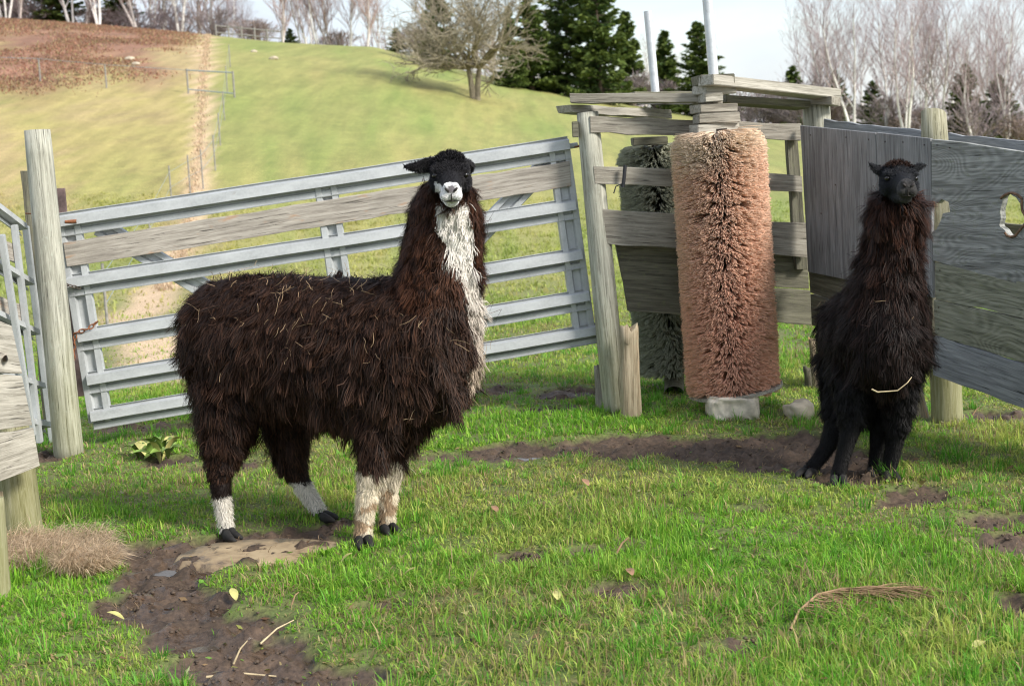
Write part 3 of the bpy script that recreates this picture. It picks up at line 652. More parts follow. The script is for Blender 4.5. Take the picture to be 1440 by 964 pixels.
LB = [8, 30, 52, 70, 105, 118, 140, 158, 182, 198, 216, 232, 255, 280, 300, 322, 345, 395, 425, 440, 452, 470, 492, 515, 536, 600, 640]
r_ = random.Random(4)
for k, px in enumerate(LB[:25]):
    thin = px > 330
    s = r_.uniform(.8, 1.1)*(.85 if px > 330 else 1.15)
    if px in (322, 345): s *= .5
    where = ('left in the woods on the left ridge') if px <= 330 else ('left in the clump right of the ridge gap')
    kk = k if px <= 330 else k-16
    place_tree('birch_tree', (BR if (px > 500 or k % 4 == 1) else BI)[k % 2 if (px > 500 or k % 4 == 1) else k % 5], px, r_.uniform(88, 97), f'bare birch, {ordn[kk]} from the {where}', 'tree', 'birches on the left ridge', s, k*2.1)
for k, (px, d, s) in enumerate([(612, 92, .7), (700, 96, .62), (760, 92, .55), (905, 94, .55), (925, 96, .5), (960, 98, .5)]):
    place_tree('bare_tree', BR[k % 2], px, d, f'reddish leafless tree behind the evergreens, {ordn[k]} from the left', 'tree', 'leafless trees behind the evergreens', s, k*1.1)
SH = [shrub_mesh(1), shrub_mesh(2, 1.9, (.32, .27, .27))]
for k, (px, d, s) in enumerate([(1045, 78, .85), (1070, 76, 1.0), (1100, 78, .95), (1125, 74, 1.1), (1160, 76, 1.0), (1250, 74, 1.0), (1300, 72, .9), (1380, 70, 1.0), (1430, 70, .9)]):
    place_tree('bare_shrub', SH[k % 2], px, d, f'leafless grey brown shrub, {ordn[k]} from the left behind the right fence', 'shrub', 'leafless shrubs at the field edge', s*1.2, k*1.3, 1.4)
for k, (px, d, s) in enumerate([(350, 87, .8), (300, 88, .9), (370, 88, .75), (255, 90, 1.), (130, 92, 1.1), (45, 92, 1.1), (480, 92, .9), (200, 92, 1.0), (585, 84, .9), (890, 80, .8), (925, 82, .9)]):
    place_tree('bare_shrub', SH[k % 2], px, d, ['twiggy brown shrub at the top of the tan strip', 'twiggy shrub left of the top of the tan strip', 'low twiggy shrub in the gap between the two woods', 'twiggy shrub under the birches in the left woods above the bracken', 'twiggy shrub between dark evergreens in the upper left', 'twiggy shrub at the upper left corner under birches', 'twiggy shrub under the reddish birch clump', 'twiggy shrub right of the second dark evergreen in the left woods', 'twiggy shrub left of the apple tree', 'brown shrub at the foot of the narrow spruce', 'brown shrub left of the reddish brush pole'][k], 'shrub', 'leafless shrubs along the ridge', s*1.2, k*1.3, 1.4)
# far-off wood
r = np.random.default_rng(9); N = 9000; tt_ = r.uniform(-.40, .42, N); yy = r.uniform(105, 150, N); xx = tt_*yy; gg = gz(xx, yy)
hmax = np.interp(tt_, [-.4, -.2, -.17, -.13, -.08, .0, .1, .2, .42], [7, 6, 2.2, 3, 5, 4.5, 3.2, 3.5, 4.5])*(.6+.6*fbm(tt_*40, tt_*0, 3, 3))
z0 = gg+r.random(N)*hmax*.8; P0 = np.stack([xx, yy, z0], 1); dv = r.normal(0, .25, (N, 3)); dv[:, 2] = .8+.6*r.random(N); P1 = P0+dv*.9
tag(link('distant_wood', segs_mesh('distant_wood', P0, P1, np.full(N, .035), np.full(N, .012), M['bark'], 3, np.array([[.36, .31, .33]])*(.6+.8*r.random((N, 1))))), 'far-off leafless wood fading behind the field edge', 'wood', kind='stuff')

# hill: stones, field gate, fence posts
for k, (px, py, s, lb) in enumerate([(182, 85, .16, 'small pale stone high on the bracken slope, upper one of two'), (191, 92, .14, 'small pale stone high on the bracken slope, lower one of two'), (385, 84, .16, 'small pale stone on the green slope right of the tan strip'), (357, 74, .12, 'tiny pale stone on the upper green slope near the ridge')]):
    p = GT(px, py); tag(rock('stone', p+np.array([0, 0, s*.3]), (s*1.3, s, s*.7), M['stone'], seed=k+2, sub=3), lb, 'stone', 'stones on the hill')
p0 = GT(625, 88); wl = thing('stone_wall', p0, 'low heap of pale fieldstones at the ridge left of the apple tree', 'stone wall')
for k in range(12):
    p = GT(606+k*4.2, 80+k*1.3+(k % 3)); 
    if p is None: continue
    rock('stone', p+np.array([0, 0, .1]), (.26, .22, .2), M['stone'], wl, seed=k+20, sub=2)
M['farpost'] = simple('grey_post', (.26, .25, .23), .9); M['farmetal'] = simple('dull_pipe', (.30, .36, .38), .6, .3)
def vpost(px, py, h, r, parent, nm='post', m_='farpost'):
    p = GT(px, py); return tube(nm, [p-np.array([0, 0, .2]), p+np.array([0, 0, h])], r*.8, M[m_], parent), p
b0 = GT(265, 131); fg = thing('field_gate', b0, 'small far pipe gate beside the tan strip on the hill', 'gate')
o1, a1 = vpost(265, 132, .85, .04, fg, 'gate_post'); o2, a2 = vpost(330, 138, .9, .04, fg, 'gate_post')
tube('rail', [a1+np.array([0, 0, .8]), a2+np.array([0, 0, .85])], .022, M['farmetal'], fg); tube('rail', [a1+np.array([0, 0, .15]), a2+np.array([0, 0, .15])], .02, M['farmetal'], fg)
wf = thing('wire_fence', GT(57, 115), 'thin wire fence running left from the far field gate', 'fence')
pts = []
for px, py in ((57, 115), (-40, 112), (150, 124)):
    o_, p_ = vpost(px, py, .8, .035, wf); pts.append(p_)
tube('wire', [pts[1]+np.array([0, 0, .8]), pts[0]+np.array([0, 0, .8]), pts[2]+np.array([0, 0, .8]), a1+np.array([0, 0, .8])], .008, M['farmetal'], wf)
wf = thing('wire_fence', GT(300, 270), 'thin wire fence with slim posts climbing beside the tan strip', 'fence'); pts = []
for px, py, h in ((152, 468, .8), (213, 352, .9), (242, 292, .95), (268, 275, .95), (286, 266, .95), (303, 240, .9), (310, 205, .9), (316, 170, .9), (320, 130, .9), (324, 95, .9)):
    o_, p_ = vpost(px, py, h, .022, wf, 'post', 'farpost'); pts.append(p_+np.array([0, 0, h*.85]))
tube('wire', pts, .004, M['farmetal'], wf); tube('wire', [p-np.array([0, 0, .35]) for p in pts], .004, M['farmetal'], wf)
p = GT(859, 121); tag(tube('fence_post', [p, p+np.array([0, 0, .9])], .06, M['farpost']), 'single far grey post in front of the tall spruces', 'post')
rl = thing('rail_fence', GT(350, 55), 'dark distant rail fence along the ridge gap between the woods', 'fence'); pts = []
for px in (335, 352, 370, 388, 405, 425):
    xw = (px-720)/FP*86; p = np.array([xw, 86, float(gz(xw, 86))]); tube('post', [p, p+np.array([0, 0, .9])], .05, M['farpost'], rl); pts.append(p+np.array([0, 0, .8]))
tube('rail', pts, .04, M['farpost'], rl); tube('rail', [p-np.array([0, 0, .4]) for p in pts], .04, M['farpost'], rl)

# ------------------------------------------------------------------ metal gate
GP = Plane(90, 300, 9.0, 820, 300, 9.35)
def channel(name, pl, a, b, hpx, mat, parent, off=0., depth=.058, prof=None):
    """pressed hat-section rail from pixel a (left, mid) to b on the plane"""
    A = pl(*a, off=off); B = pl(*b, off=off); Mx = frame((A+B)/2, B-A, (0, 0, 1) if abs((B-A)[2]) < .7*np.linalg.norm(B-A) else pl.n*-1)
    L = np.linalg.norm(B-A)/2; h = hpx*A[1]/FP/2
    sg = 1 if (np.array(Mx.to_3x3()@Vector((0, 1, 0)))@pl.n) < 0 else -1
    pr = prof or [(-.25, 1.0), (0, .97), (0, .84), (-.9, .66), (-1, -.10), (-.05, -.20), (.1, -.44), (-.22, -.50), (-.22, -.93), (-.4, -.98), (-.42, -.92)]
    n = 12; V = []
    for i in range(n+1):
        xx = -L+2*L*i/n
        for (dy, dz) in pr: V.append((xx, dy*depth*sg+.0012*math.sin(i*2.3), dz*h+.001*math.sin(i*1.7)))
    m_ = len(pr); Qd = [(i*m_+k, i*m_+k+1, (i+1)*m_+k+1, (i+1)*m_+k) for i in range(n) for k in range(m_-1)]
    o = link(name, raw_mesh(name, V, Qd, mats=[mat]), parent, Mx); s = o.modifiers.new('s', 'SOLIDIFY'); s.thickness = .003; s.offset = 0
    return o
UPR = [(0, 1.), (-1, .9), (-1, .45), (-.1, .3), (-.1, -.3), (-1, -.45), (-1, -.9), (0, -1.)]
def upright(name, pl, a, b, wpx, mat, parent, off):
    A = pl(*a, off=off); B = pl(*b, off=off); X_ = B-A; Mx = frame((A+B)/2, X_, pl.h)
    L = np.linalg.norm(X_)/2; h = wpx*A[1]/FP/2
    sg = 1 if (np.array(Mx.to_3x3()@Vector((0, 1, 0)))@pl.n) < 0 else -1
    V = [(xx, dy*.03*sg, dz*h) for xx in np.linspace(-L, L, 9) for dy, dz in UPR]; m_ = len(UPR)
    Qd = [(i*m_+k, i*m_+k+1, (i+1)*m_+k+1, (i+1)*m_+k) for i in range(8) for k in range(m_-1)]
    o = link(name, raw_mesh(name, V, Qd, mats=[mat]), parent, Mx); s = o.modifiers.new('s', 'SOLIDIFY'); s.thickness = .003; s.offset = 0
    return o
gbase = GP(470, 560); gbase[2] = 0
gate = thing('metal_gate', gbase, 'long sagging galvanised steel gate with one grey wooden board, behind the brown llama', 'gate')
for (a, b, h) in [((82, 317), (800, 208), 33), ((97, 402), (809, 293), 31), ((112, 478), (818, 362), 31), ((125, 538), (828, 420), 31), ((130, 589), (843, 467), 30)]:
    channel('rail', GP, a, b, h, M['galv'], gate)
board('plank', GP, (88, 341), (802, 226), (804, 262), (94, 376), M['boardwarm'], gate, .025, .03, .003)
upright('upright', GP, (98, 318), (142, 592), 34, M['galv'], gate, -.012)
upright('upright', GP, (458, 262), (497, 530), 32, M['galv'], gate, -.012)
upright('upright', GP, (786, 212), (822, 470), 32, M['galv'], gate, -.012)
upright('brace', GP, (140, 318), (480, 520), 28, M['galv'], gate, -.045)
upright('brace', GP, (775, 225), (505, 505), 28, M['galv'], gate, -.045)
for (px, py) in [(97, 402), (133, 589), (118, 478), (792, 206), (800, 292), (812, 365), (828, 425), (837, 470), (460, 262), (475, 350)]:
    q = GP(px, py, .036); tube('bolt', [q, q+GP.n*.012], .007, M['galv'], gate, 6)
    
# hinge and chain
def torus_link(bm, c, ax, r, t, el=1.6):
    pass
def chain(name, pts, mat, parent=None, r=.014, t=.0042):
    P0, P1 = [], []; pts = [np.array(p, float) for p in pts]
    L = [0]
    for a, b in zip(pts[:-1], pts[1:]): L.append(L[-1]+np.linalg.norm(b-a))
    n = max(2, int(L[-1]/(r*2.3)))
    for k in range(n):
        s = (k+.5)/n*L[-1]; i = max(0, min(len(pts)-2, int(np.searchsorted(L, s))-1)); f = (s-L[i])/(L[i+1]-L[i]); c = pts[i]*(1-f)+pts[i+1]*f
        T_ = (pts[i+1]-pts[i])/np.linalg.norm(pts[i+1]-pts[i]); A_ = np.cross(T_, [.3, 1, .2]) if k % 2 else np.cross(T_, [1, .1, .2]); A_ /= np.linalg.norm(A_)
        ring = [c+T_*math.cos(a)*r*1.5+A_*math.sin(a)*r*.8 for a in np.linspace(0, 2*math.pi, 11)]
        P0 += ring[:-1]; P1 += ring[1:]
    me = segs_mesh(name, P0, P1, [t]*len(P0), [t]*len(P0), mat, 5); return link(name, me, parent)
q = GP(92, 312, .05); tube('latch_pin', [q, GP(108, 311, .06)], .012, M['rust'], gate)
tube('hinge_pin', [GP(792, 207, .03), GP(812, 204, .02)], .018, M['galv'], gate); tube('hinge_pin', [GP(800, 207, .03), GP(818, 205, .03)], .008, M['rust'], gate)
tube('hinge_pin', [GP(835, 462, .02), GP(850, 458, .02)], .01, M['rust'], gate)
chain('chain', [GP(137, 452, .05), GP(125, 462, .06), GP(106, 468, .06), GP(104, 490, .06), GP(103, 505, .07), GP(99, 520, .07)], M['rust'], gate)
chain('chain', [W(55, 412, 8.95), W(64, 400, 8.9), W(75, 394, 8.87), W(92, 400, 8.9), GP(113, 405, .05)], M['chain'], gate, .011, .0035)
kn = tube('wire_knot', [W(66, 396, 8.9), W(72, 408, 8.87), W(78, 392, 8.86), W(84, 404, 8.87), W(74, 399, 8.86), W(70, 414, 8.87)], .004, M['chain'], gate)

# ------------------------------------------------------------------ left posts and boards
def ptop(px, py, d): return W(px, py, d)
t0 = G(97, 636); t1 = W(52, 183, t0[1]*1.005)
lp = thing('gate_post', t0, 'tall grey round post with algae at its foot by the left gate end', 'post')
post('post', t0-np.array([0, 0, .1]), t1, .093, .079, M['post'], lp, seed=3)
for (x0, y0_) in ((38, 300), (62, 349)): tube('nail', [W(x0-2, y0_, 8.98), W(x0+16, y0_+1, 8.93)], .004, M['rust'], lp)
PB = Plane(20, 300, 9.25, 120, 300, 9.3)
tag(board('leaning_plank', PB, (29, 240), (41, 240), (76, 600), (62, 600), M['boarddark'], None, .03), 'narrow dark plank standing behind the left side of the tall gate post', 'plank')
tag(board('leaning_plank', PB, (77, 264), (91, 264), (122, 556), (98, 556), simple('purplish_plank', (.13, .09, .085), .9, 0, .5, 14), None, .03), 'reddish dark plank between the tall gate post and the gate end', 'plank')
# open gate folded back at the left
LG = Plane(24, 320, 8.8, -160, 330, 7.0)
lgt = thing('metal_gate', LG(40, 600), 'galvanised gate swung open at the left edge, seen nearly edge on beside the tall post', 'gate')
for (a, b, h) in [((26, 322), (-150, 190), 32), ((36, 400), (-150, 290), 30), ((44, 470), (-150, 380), 30), ((52, 545), (-150, 480), 30), ((62, 600), (-150, 560), 30)]:
    channel('rail', LG, b, a, h*.8, M['galv'], lgt)
for (a, b, off_) in [((20, 316), (56, 622), .05), ((2, 330), (46, 612), .10), ((36, 318), (74, 622), -.02)]:
    A = LG(*a, off=off_); B = LG(*b, off=off_); Mx = frame((A+B)/2, B-A, (0, -1, 0)); L = np.linalg.norm(B-A)
    o = box_mesh('upright', (0, 0, 0), (L, .035, .045), M['galv'], parent=None, bev=.004); o.matrix_basis = Mx; o.parent = lgt; o.matrix_parent_inverse = Matrix.Translation(-lgt.location)
for (px, py, s_) in [(8, 345, 1), (20, 430, 1)]:
    board('plank', LG, (-150, py-70), (px+16, py), (px+22, py+26), (-150, py-30), M['boardwarm'], lgt, .025, .03)
# board fence in the left foreground
LB_ = Plane(40, 600, 6.48, -200, 600, 5.4)
b_ = G(34, 752)
lf = thing('board_fence', b_, 'end of a pale weathered board fence on a mossy post, left edge', 'fence')
board('board', LB_, (-160, 410), (18, 456), (32, 524), (-160, 520), M['pale'], lf, .035, .02)
board('board', LB_, (-160, 524), (32, 527), (46, 598), (-160, 636), M['pale'], lf, .035, .02)
board('board', LB_, (-160, 640), (46, 601), (56, 655), (-160, 742), M['pale'], lf, .035, .02)
tube('bolt', [LB_(9, 503, .02), LB_(9, 503, .05)], .013, M['rust'], lf)
post('post', b_-np.array([0, 0, .1]), W(8, 560, b_[1]+.05), .095, .090, M['postgreen'], lf, seed=6)
b2 = G(-8, 842); tag(post('mossy_post', b2-np.array([0, 0, .1]), W(-16, 700, b2[1]+.05), .062, .06, M['postgreen'], seed=8), 'sliver of green post at the very left edge below the board fence', 'post')
board('prop_board', LB_, (-20, 690), (4, 690), (12, 752), (-20, 752), M['rotten'], lf, .03, -.12)

# ------------------------------------------------------------------ brush frame
FP1 = Plane(850, 300, 9.25, 1135, 300, 9.45)
fb = G(867, 578)
fr = thing('wooden_frame', fb, 'rickety grey timber frame of boards round the two big hanging brushes', 'fence')
post('post', fb-np.array([0, 0, .1]), W(826, 158, fb[1]+.02), .082, .072, M['post'], fr, seed=12)
dF = fb[1]
board('rail', FP1, (828, 163), (1126, 174), (1126, 197), (830, 187), M['board'], fr, .04, .1)
board('rail', FP1, (835, 233), (1128, 246), (1129, 271), (837, 258), M['board'], fr, .04, .1)
board('rail', FP1, (847, 294), (1134, 314), (1136, 361), (849, 343), M['board'], fr, .04, .1)
board('lower_board', FP1, (868, 344), (1136, 359), (1138, 406), (876, 391), M['boarddark'], fr, .035, -.02)
board('lower_board', FP1, (877, 391), (1138, 408), (1141, 456), (884, 438), M['boarddark'], fr, .035, -.02)
board('batten', FP1, (1106, 196), (1121, 196), (1137, 378), (1121, 378), M['boarddark'], fr, .05, .04)
TOPP = Plane(802, 140, dF+.05, 1012, 140, 9.15)
board('top_plank', TOPP, (802, 132), (1010, 131), (1011, 143), (802, 145), M['board'], fr, .16, .12, .002)
TP2 = Plane(802, 150, dF-.03, 945, 150, 9.9)
board('top_plank', TP2, (802, 147), (943, 154), (945, 166), (806, 158), M['pale'], fr, .13, .0, .003)
TP3 = Plane(890, 130, 9.6, 1010, 130, 9.7)
board('top_plank', TP3, (892, 129), (1008, 128), (1008, 140), (892, 141), M['boarddark'], fr, .14, 0, .002)
box_mesh('hinge_block', W(809, 182, dF-.03), (.04, .05, .10), M['boarddark'], parent=fr)
st_ = FP1(877, 246, .145)
tube('strap', [FP1(879, 232, .145), FP1(878, 247, .145), FP1(876, 263, .145)], .012, M['black'], fr); tube('strap', [FP1(876, 258, .145), FP1(866, 262, .14), FP1(863, 272, .14)], .004, M['black'], fr)
# stack over the near brush
BX = W(1005, 150, 9.05)
def blk(px0, px1, py0, py1, d, dep, mat, rot=0.15, nm='block'):
    a = W(px0, (py0+py1)/2, d); b = W(px1, (py0+py1)/2, d); c = (a+b)/2; h = (py1-py0)*d/FP
    box_mesh(nm, (c[0], c[1]+dep*.2, c[2]), (np.linalg.norm(b-a), dep, h*.97), mat, rot, .004, fr, .003)
blk(978, 1030, 105, 119, 9.0, .16, M['boarddark'], .25)
blk(979, 1032, 120, 132, 9.02, .15, M['pale'], .5)
blk(985, 1012, 132, 144, 8.98, .17, M['pale'], .2)
blk(976, 1034, 147, 159, 8.98, .16, M['board'], .3)
blk(979, 1038, 159, 173, 8.97, .18, M['board'], .1)
blk(974, 1036, 174, 190, 8.98, .16, M['pale'], .25)
blk(890, 938, 192, 204, 9.7, .2, M['boarddark'], 0.)
def beam(name, A, B, w, h, mat, parent=fr):
    A = np.array(A); B = np.array(B); L = np.linalg.norm(B-A); o = box_mesh(name, (0, 0, 0), (L, w, h), mat, parent=None, bev=.004, jit=.003)
    o.matrix_basis = frame((A+B)/2, B-A, (0, 0, 1)); o.parent = parent; o.matrix_parent_inverse = Matrix.Translation(-Vector(parent.location)); return o
beam('top_plank', W(992, 113, 8.9), W(1172, 133, 9.75), .13, .065, M['pale'])
beam('top_plank', W(1012, 140, 9.3), W(1130, 148, 9.75), .13, .05, M['boarddark'])
beam('top_plank', W(1112, 141, 9.85), W(1176, 142, 9.65), .13, .06, M['board'])
beam('cross_beam', W(1004, 141, 9.0), W(908, 140, 10.3), .12, .05, M['board'])

def brush(root, top, bot, r_out, tipA, tipB, seed, n=30000):
    """radial bristles round a core from bot to top"""
    r = np.random.default_rng(seed); top = np.array(top); bot = np.array(bot); ax = top-bot; L = np.linalg.norm(ax); ax = ax/L
    A = np.cross(ax, [0, 1, 0]); A /= np.linalg.norm(A); B = np.cross(ax, A)
    # tufts: bristles gather into little bundles
    nt_ = n//5; th = r.random(nt_)*6.283; h = r.random(nt_)*L
    th = np.repeat(th, 5)+r.normal(0, .016, nt_*5); h = np.repeat(h, 5)+r.normal(0, .004, nt_*5); N = len(th)
    lo = .055; tl = np.repeat(r.normal(0, .004, nt_), 5)+r.normal(0, .005, N)
    ro = r_out+tl+.006*(fbm(th*3, h*4, 3, seed)-.5)*2; ro = ro-.03*np.exp(-((L-h)/.04)**2)
    dr = np.cos(th)[:, None]*A+np.sin(th)[:, None]*B; tg = -np.sin(th)[:, None]*A+np.cos(th)[:, None]*B
    tw = np.repeat(r.normal(0, .014, nt_), 5)+r.normal(0, .016, N); tz = np.repeat(r.normal(0, .007, nt_), 5)+r.normal(0, .006, N)
    p0 = bot+ax*h[:, None]+dr*lo; p1 = bot+ax*(h+tz*.5)[:, None]+(dr+tg*tw[:, None]*.5)*((ro+lo)*.55)[:, None]; p2 = bot+ax*(h+tz-.015)[:, None]+(dr+tg*tw[:, None])*ro[:, None]
    w0, w1, w2 = .0031, .0028, .0018
    V = np.zeros((N, 9, 3)); 
    for k in range(3):
        a = 2*math.pi*k/3+.5; u = tg*math.cos(a)+ax*math.sin(a)
        V[:, k] = p0+u*w0; V[:, 3+k] = p1+u*w1; V[:, 6+k] = p2+u*w2
    b = np.arange(N)*9; Qd = [np.stack([b+s+k, b+s+(k+1) % 3, b+s+3+(k+1) % 3, b+s+3+k], 1) for s in (0, 3) for k in range(3)]
    T_ = np.stack([b+6, b+7, b+8], 1)
    hh = np.clip(h/L+.12*(fbm(th*2, h*3, 3, 5)-.5)*2, 0, 1)[:, None]
    f = .30*sstep(.2, .8, hh)+.45*sstep(.82, .97, hh); tc_ = np.array(tipB)*(1-f)+np.array(tipA)*f; tc_ = tc_*(.7+.6*r.random((N, 1)))
    C_ = np.zeros((N, 9, 3)); C_[:, :3] = tc_[:, None]*.8; C_[:, 3:6] = tc_[:, None]*.9; C_[:, 6:] = tc_[:, None]  # mild occlusion painted into the bristle colour, darker towards the core
    me = raw_mesh('bristles', V.reshape(-1, 3), np.concatenate(Qd), T_, C_.reshape(-1, 3), [M['bristle']], smooth=True); link('bristles', me, root)
    tube('core', [bot-ax*.02, top+ax*.02], .075, simple('brush_core', (.03, .022, .016), .95, 0, .3), root, 16)
b1 = W(1031, 546, 9.0); t1_ = W(1009, 186, 9.0)
br = thing('scrubbing_brush', b1, 'huge upright reddish brown bristle roller brush standing in front of the frame', 'brush', 'upright roller brushes')
brush(br, t1_, b1, .295, (.90, .78, .60), (.86, .50, .35), 5, 56000)
tube('pole', [W(1004, 112, 9.02), W(990, -60, 9.02)], .032, M['galvpole'], br, 16)
def disc(name, c, r, th, mat, parent, tilt):
    bm = bmesh.new(); bmesh.ops.create_cone(bm, cap_ends=True, segments=40, radius1=r, radius2=r*.99, depth=th)
    for v in bm.verts: v.co.x *= 1+.03*math.sin(v.co.y*17); 
    me = bpy.data.meshes.new(name); bm.to_mesh(me); bm.free(); me.materials.append(mat); return link(name, me, parent, Matrix.Translation(Vector(c))@Matrix.Rotation(tilt, 4, 'Y'))
disc('base_disc', W(1036, 548, 9.0), .30, .02, M['board'], br, R(-7))
b2_ = W(948, 520, 10.0); t2_ = W(921, 205, 10.0)
b3_ = thing('scrubbing_brush', G(945, 545), 'grey green roller brush hanging inside the frame behind the reddish one', 'brush', 'upright roller brushes')
brush(b3_, t2_, b2_, .27, (.60, .61, .49), (.45, .46, .35), 6, 40000)
tube('pole', [W(922, 134, 10.0), W(911, 16, 10.0)], .029, M['galvpole'], b3_, 16)
tube('spindle', [W(948, 520, 10.0), G(948, 553)], .07, M['boarddark'], b3_, 12)
cb = G(1034, 588)
tag(rock('concrete_block', cb+np.array([0, .12, .06]), (.155, .13, .095), M['concrete'], seed=31, amp=.22, flat=.8, sq=.45, sub=5), 'rough whitish concrete lump under the reddish brush', 'block')
tag(rock('stone', G(1128, 590)+np.array([0, .1, .03]), (.085, .09, .075), M['stone'], seed=33, amp=.35, sq=.75), 'small pale rounded stone in the grass left of the black llama', 'stone')
# stumps
def stake(px, py, pxt, pyt, r0, r1, mat, label, seed, nm='stake', split=.012, cut=.01):
    p = G(px, py); q = W(pxt, pyt, p[1]+.02)
    return tag(post(nm, p-np.array([0, 0, .1]), q, r0, r1, mat, seed=seed, wob=.16, split=split, cut=cut, n=14), label, 'stake')
stake(886, 586, 884, 460, .066, .056, M['rotten'], 'split rotting stump with an orange tear, in front of the leaning frame post', 14, 'stump', .02, .02)
stake(847, 570, 842, 517, .038, .036, M['board'], 'short square grey stake left of the leaning frame post', 15)
stake(863, 578, 861, 561, .024, .022, M['rotten'], 'tiny brown wood stub between the grey stake and the rotting stump', 16)
stake(1149, 548, 1142, 478, .026, .024, M['rotten'], 'thin leaning brown stake left of the black llama', 17)
stake(1142, 545, 1137, 517, .04, .038, M['boarddark'], 'short dark wood stub beside the thin leaning stake', 18)
stake(1300, 588, 1290, 545, .05, .03, M['rotten'], 'broken splintered wood piece between the black llama and the green post', 19, 'stump', .03, .03)

# ------------------------------------------------------------------ right fence
RP = Plane(1125, 300, 9.38, 1440, 300, 7.45)
rb = G(1333, 592)
rf = thing('board_fence', rb, 'weathered grey board wall with plywood panel and knotty plank behind the black llama', 'fence')
def rx(px): return RP(px, 300)[1]
board('panel', RP, (1125, 177), (1231, 187), (1234, 402), (1136, 382), M['ply'], rf, .02, .03, .0015).rotation_euler
board('panel', RP, (1232.5, 187), (1308, 195), (1312, 419), (1235.5, 402), M['ply'], rf, .02, .03, .0015)
hole = [(1422+17*math.cos(a)*(1+.14*math.sin(3*a+1)+.07*math.sin(8*a)), 302+29*math.sin(a)*(1+.1*math.sin(2*a)+.06*math.sin(7*a+2))) for a in np.linspace(0, 2*math.pi, 37)[:-1]]
outer = [(1310, 196), (1350, 200), (1400, 208), (1440, 214), (1560, 238), (1700, 268), (1700, 450), (1560, 426), (1440, 401), (1380, 385), (1312, 366), (1311, 326), (1317, 322), (1322, 312), (1326, 300), (1336, 298), (1334, 284), (1324, 280), (1318, 286), (1310, 282)]
polyboard('knotty_plank', RP, outer, [hole], M['knot'], rf, .035, .03)
# dark bark rim round the hole
ring = [RP(1422+19*math.cos(a)*(1+.2*math.sin(5*a)), 302+31*math.sin(a), .032) for a in np.linspace(-2.3, 2.2, 16)]
for k in range(0): pass
tube('knot_rim', ring, .007, simple('bark_rim', (.17, .10, .06), .9, 0, .6, 40), rf, 7)
board('board', RP, (1130, 368), (1700, 462), (1700, 512), (1314, 419.5), M['greenboard'], rf, .03, -.004) if False else None
board('board', RP, (1314, 369), (1700, 456), (1700, 506), (1315, 419), M['greenboard'], rf, .03, .03)
board('board', RP, (1312, 421), (1700, 508), (1700, 590), (1314, 471), M['greenboard'], rf, .03, .03)
board('board', RP, (1311, 472), (1700, 592), (1700, 672), (1312, 526), M['greyblue'], rf, .03, .03)
board('lower_board', RP, (1137, 374), (1311, 418), (1311, 468), (1139, 412), M['boarddark'], rf, .03, .0)
board('lower_board', RP, (1139, 413), (1311, 470), (1311, 522), (1141, 457), M['boarddark'], rf, .03, .0)
post('post', rb-np.array([0, 0, .1]), W(1313, 160, rb[1]+.10), .090, .074, M['postgreen'], rf, seed=21, cut=.03)
cpb = G(1170, 560); post('post', np.array([W(1150, 300, 9.8)[0]+.08, 9.8, -.1]), W(1147, 141, 9.8), .095, .092, M['post'], rf, seed=22)
RP2 = Plane(1125, 300, 9.75, 1440, 300, 7.9)
board('back_rail', RP2, (1158, 168), (1298, 184), (1299, 196), (1158, 182), M['greyblue'], rf, .03, -.1)
board('back_rail', RP2, (1333, 188), (1700, 225), (1700, 250), (1333, 202), M['greyblue'], rf, .03, -.1)
board('back_rail', RP2, (1333, 300), (1700, 360), (1700, 395), (1333, 330), M['boarddark'], rf, .03, -.1)
# nail heads
for px, py in [(1140, 190), (1190, 193), (1222, 196), (1245, 199), (1270, 200), (1300, 204), (1318, 204), (1336, 208), (1175, 260), (1155, 300), (1322, 380), (1322, 408), (1320, 432), (1320, 462), (1320, 490), (1320, 515)]:
    q = RP(px, py, .031); tube('nail', [q, q+RP.n*.004], .004, M['chain'], rf, 6)
# fence continues towards the photographer, beyond the right edge
RP3 = Plane(1700, 300, 6.6, 2300, 300, 4.9)

# ------------------------------------------------------------------ ground clutter
sl = ell(365, 773, 128, 21); V = []; n = 60
zt = -.002
V.append((sl[0], sl[1], zt))
for rr, zz in ((.5, zt), (.9, zt-.006), (1., -.05)):
    for i in range(n):
        a = 2*math.pi*i/n; k = .82+.36*float(fbm(math.cos(a)*1.4+5, math.sin(a)*1.4+5, 3, 80)); V.append((sl[0]+sl[2]*rr*k*math.cos(a), sl[1]+sl[3]*rr*k*math.sin(a), zz+.006*float(vn(i*.7, rr*5.))))
T_ = [(0, 1+i, 1+(i+1) % n) for i in range(n)]; Qd = [(1+k*n+i, 1+(k+1)*n+i, 1+(k+1)*n+(i+1) % n, 1+k*n+(i+1) % n) for k in (0, 1) for i in range(n)]
slm, nt, b = newmat('sandy_slab_wet')
g = noise(nt, objvec(nt, rand=False), 4, 9, .7); h_ = noise(nt, objvec(nt, (1, .4, 1), rand=False), 9, 6)
cc = ramp(nt, g, [(.38, (.10, .07, .045)), (.47, (.30, .22, .13)), (.62, (.40, .31, .19))]); cc = mixc(nt, ramp(nt, h_, [(.55, (0, 0, 0)), (.62, (.8, .8, .8))]), cc, (.11, .085, .055))
nt.links.new(cc, b.inputs['Base Color']); nt.links.new(ramp(nt, g, [(.4, (.25,)*3), (.55, (.8,)*3)]), b.inputs['Roughness']); bump(nt, b, g, .6, .012)
tag(link('flat_stone', raw_mesh('flat_stone', V, Qd, T_, mats=[slm], smooth=True)), 'flat sandy tan slab streaked with mud under the brown llama', 'slab')

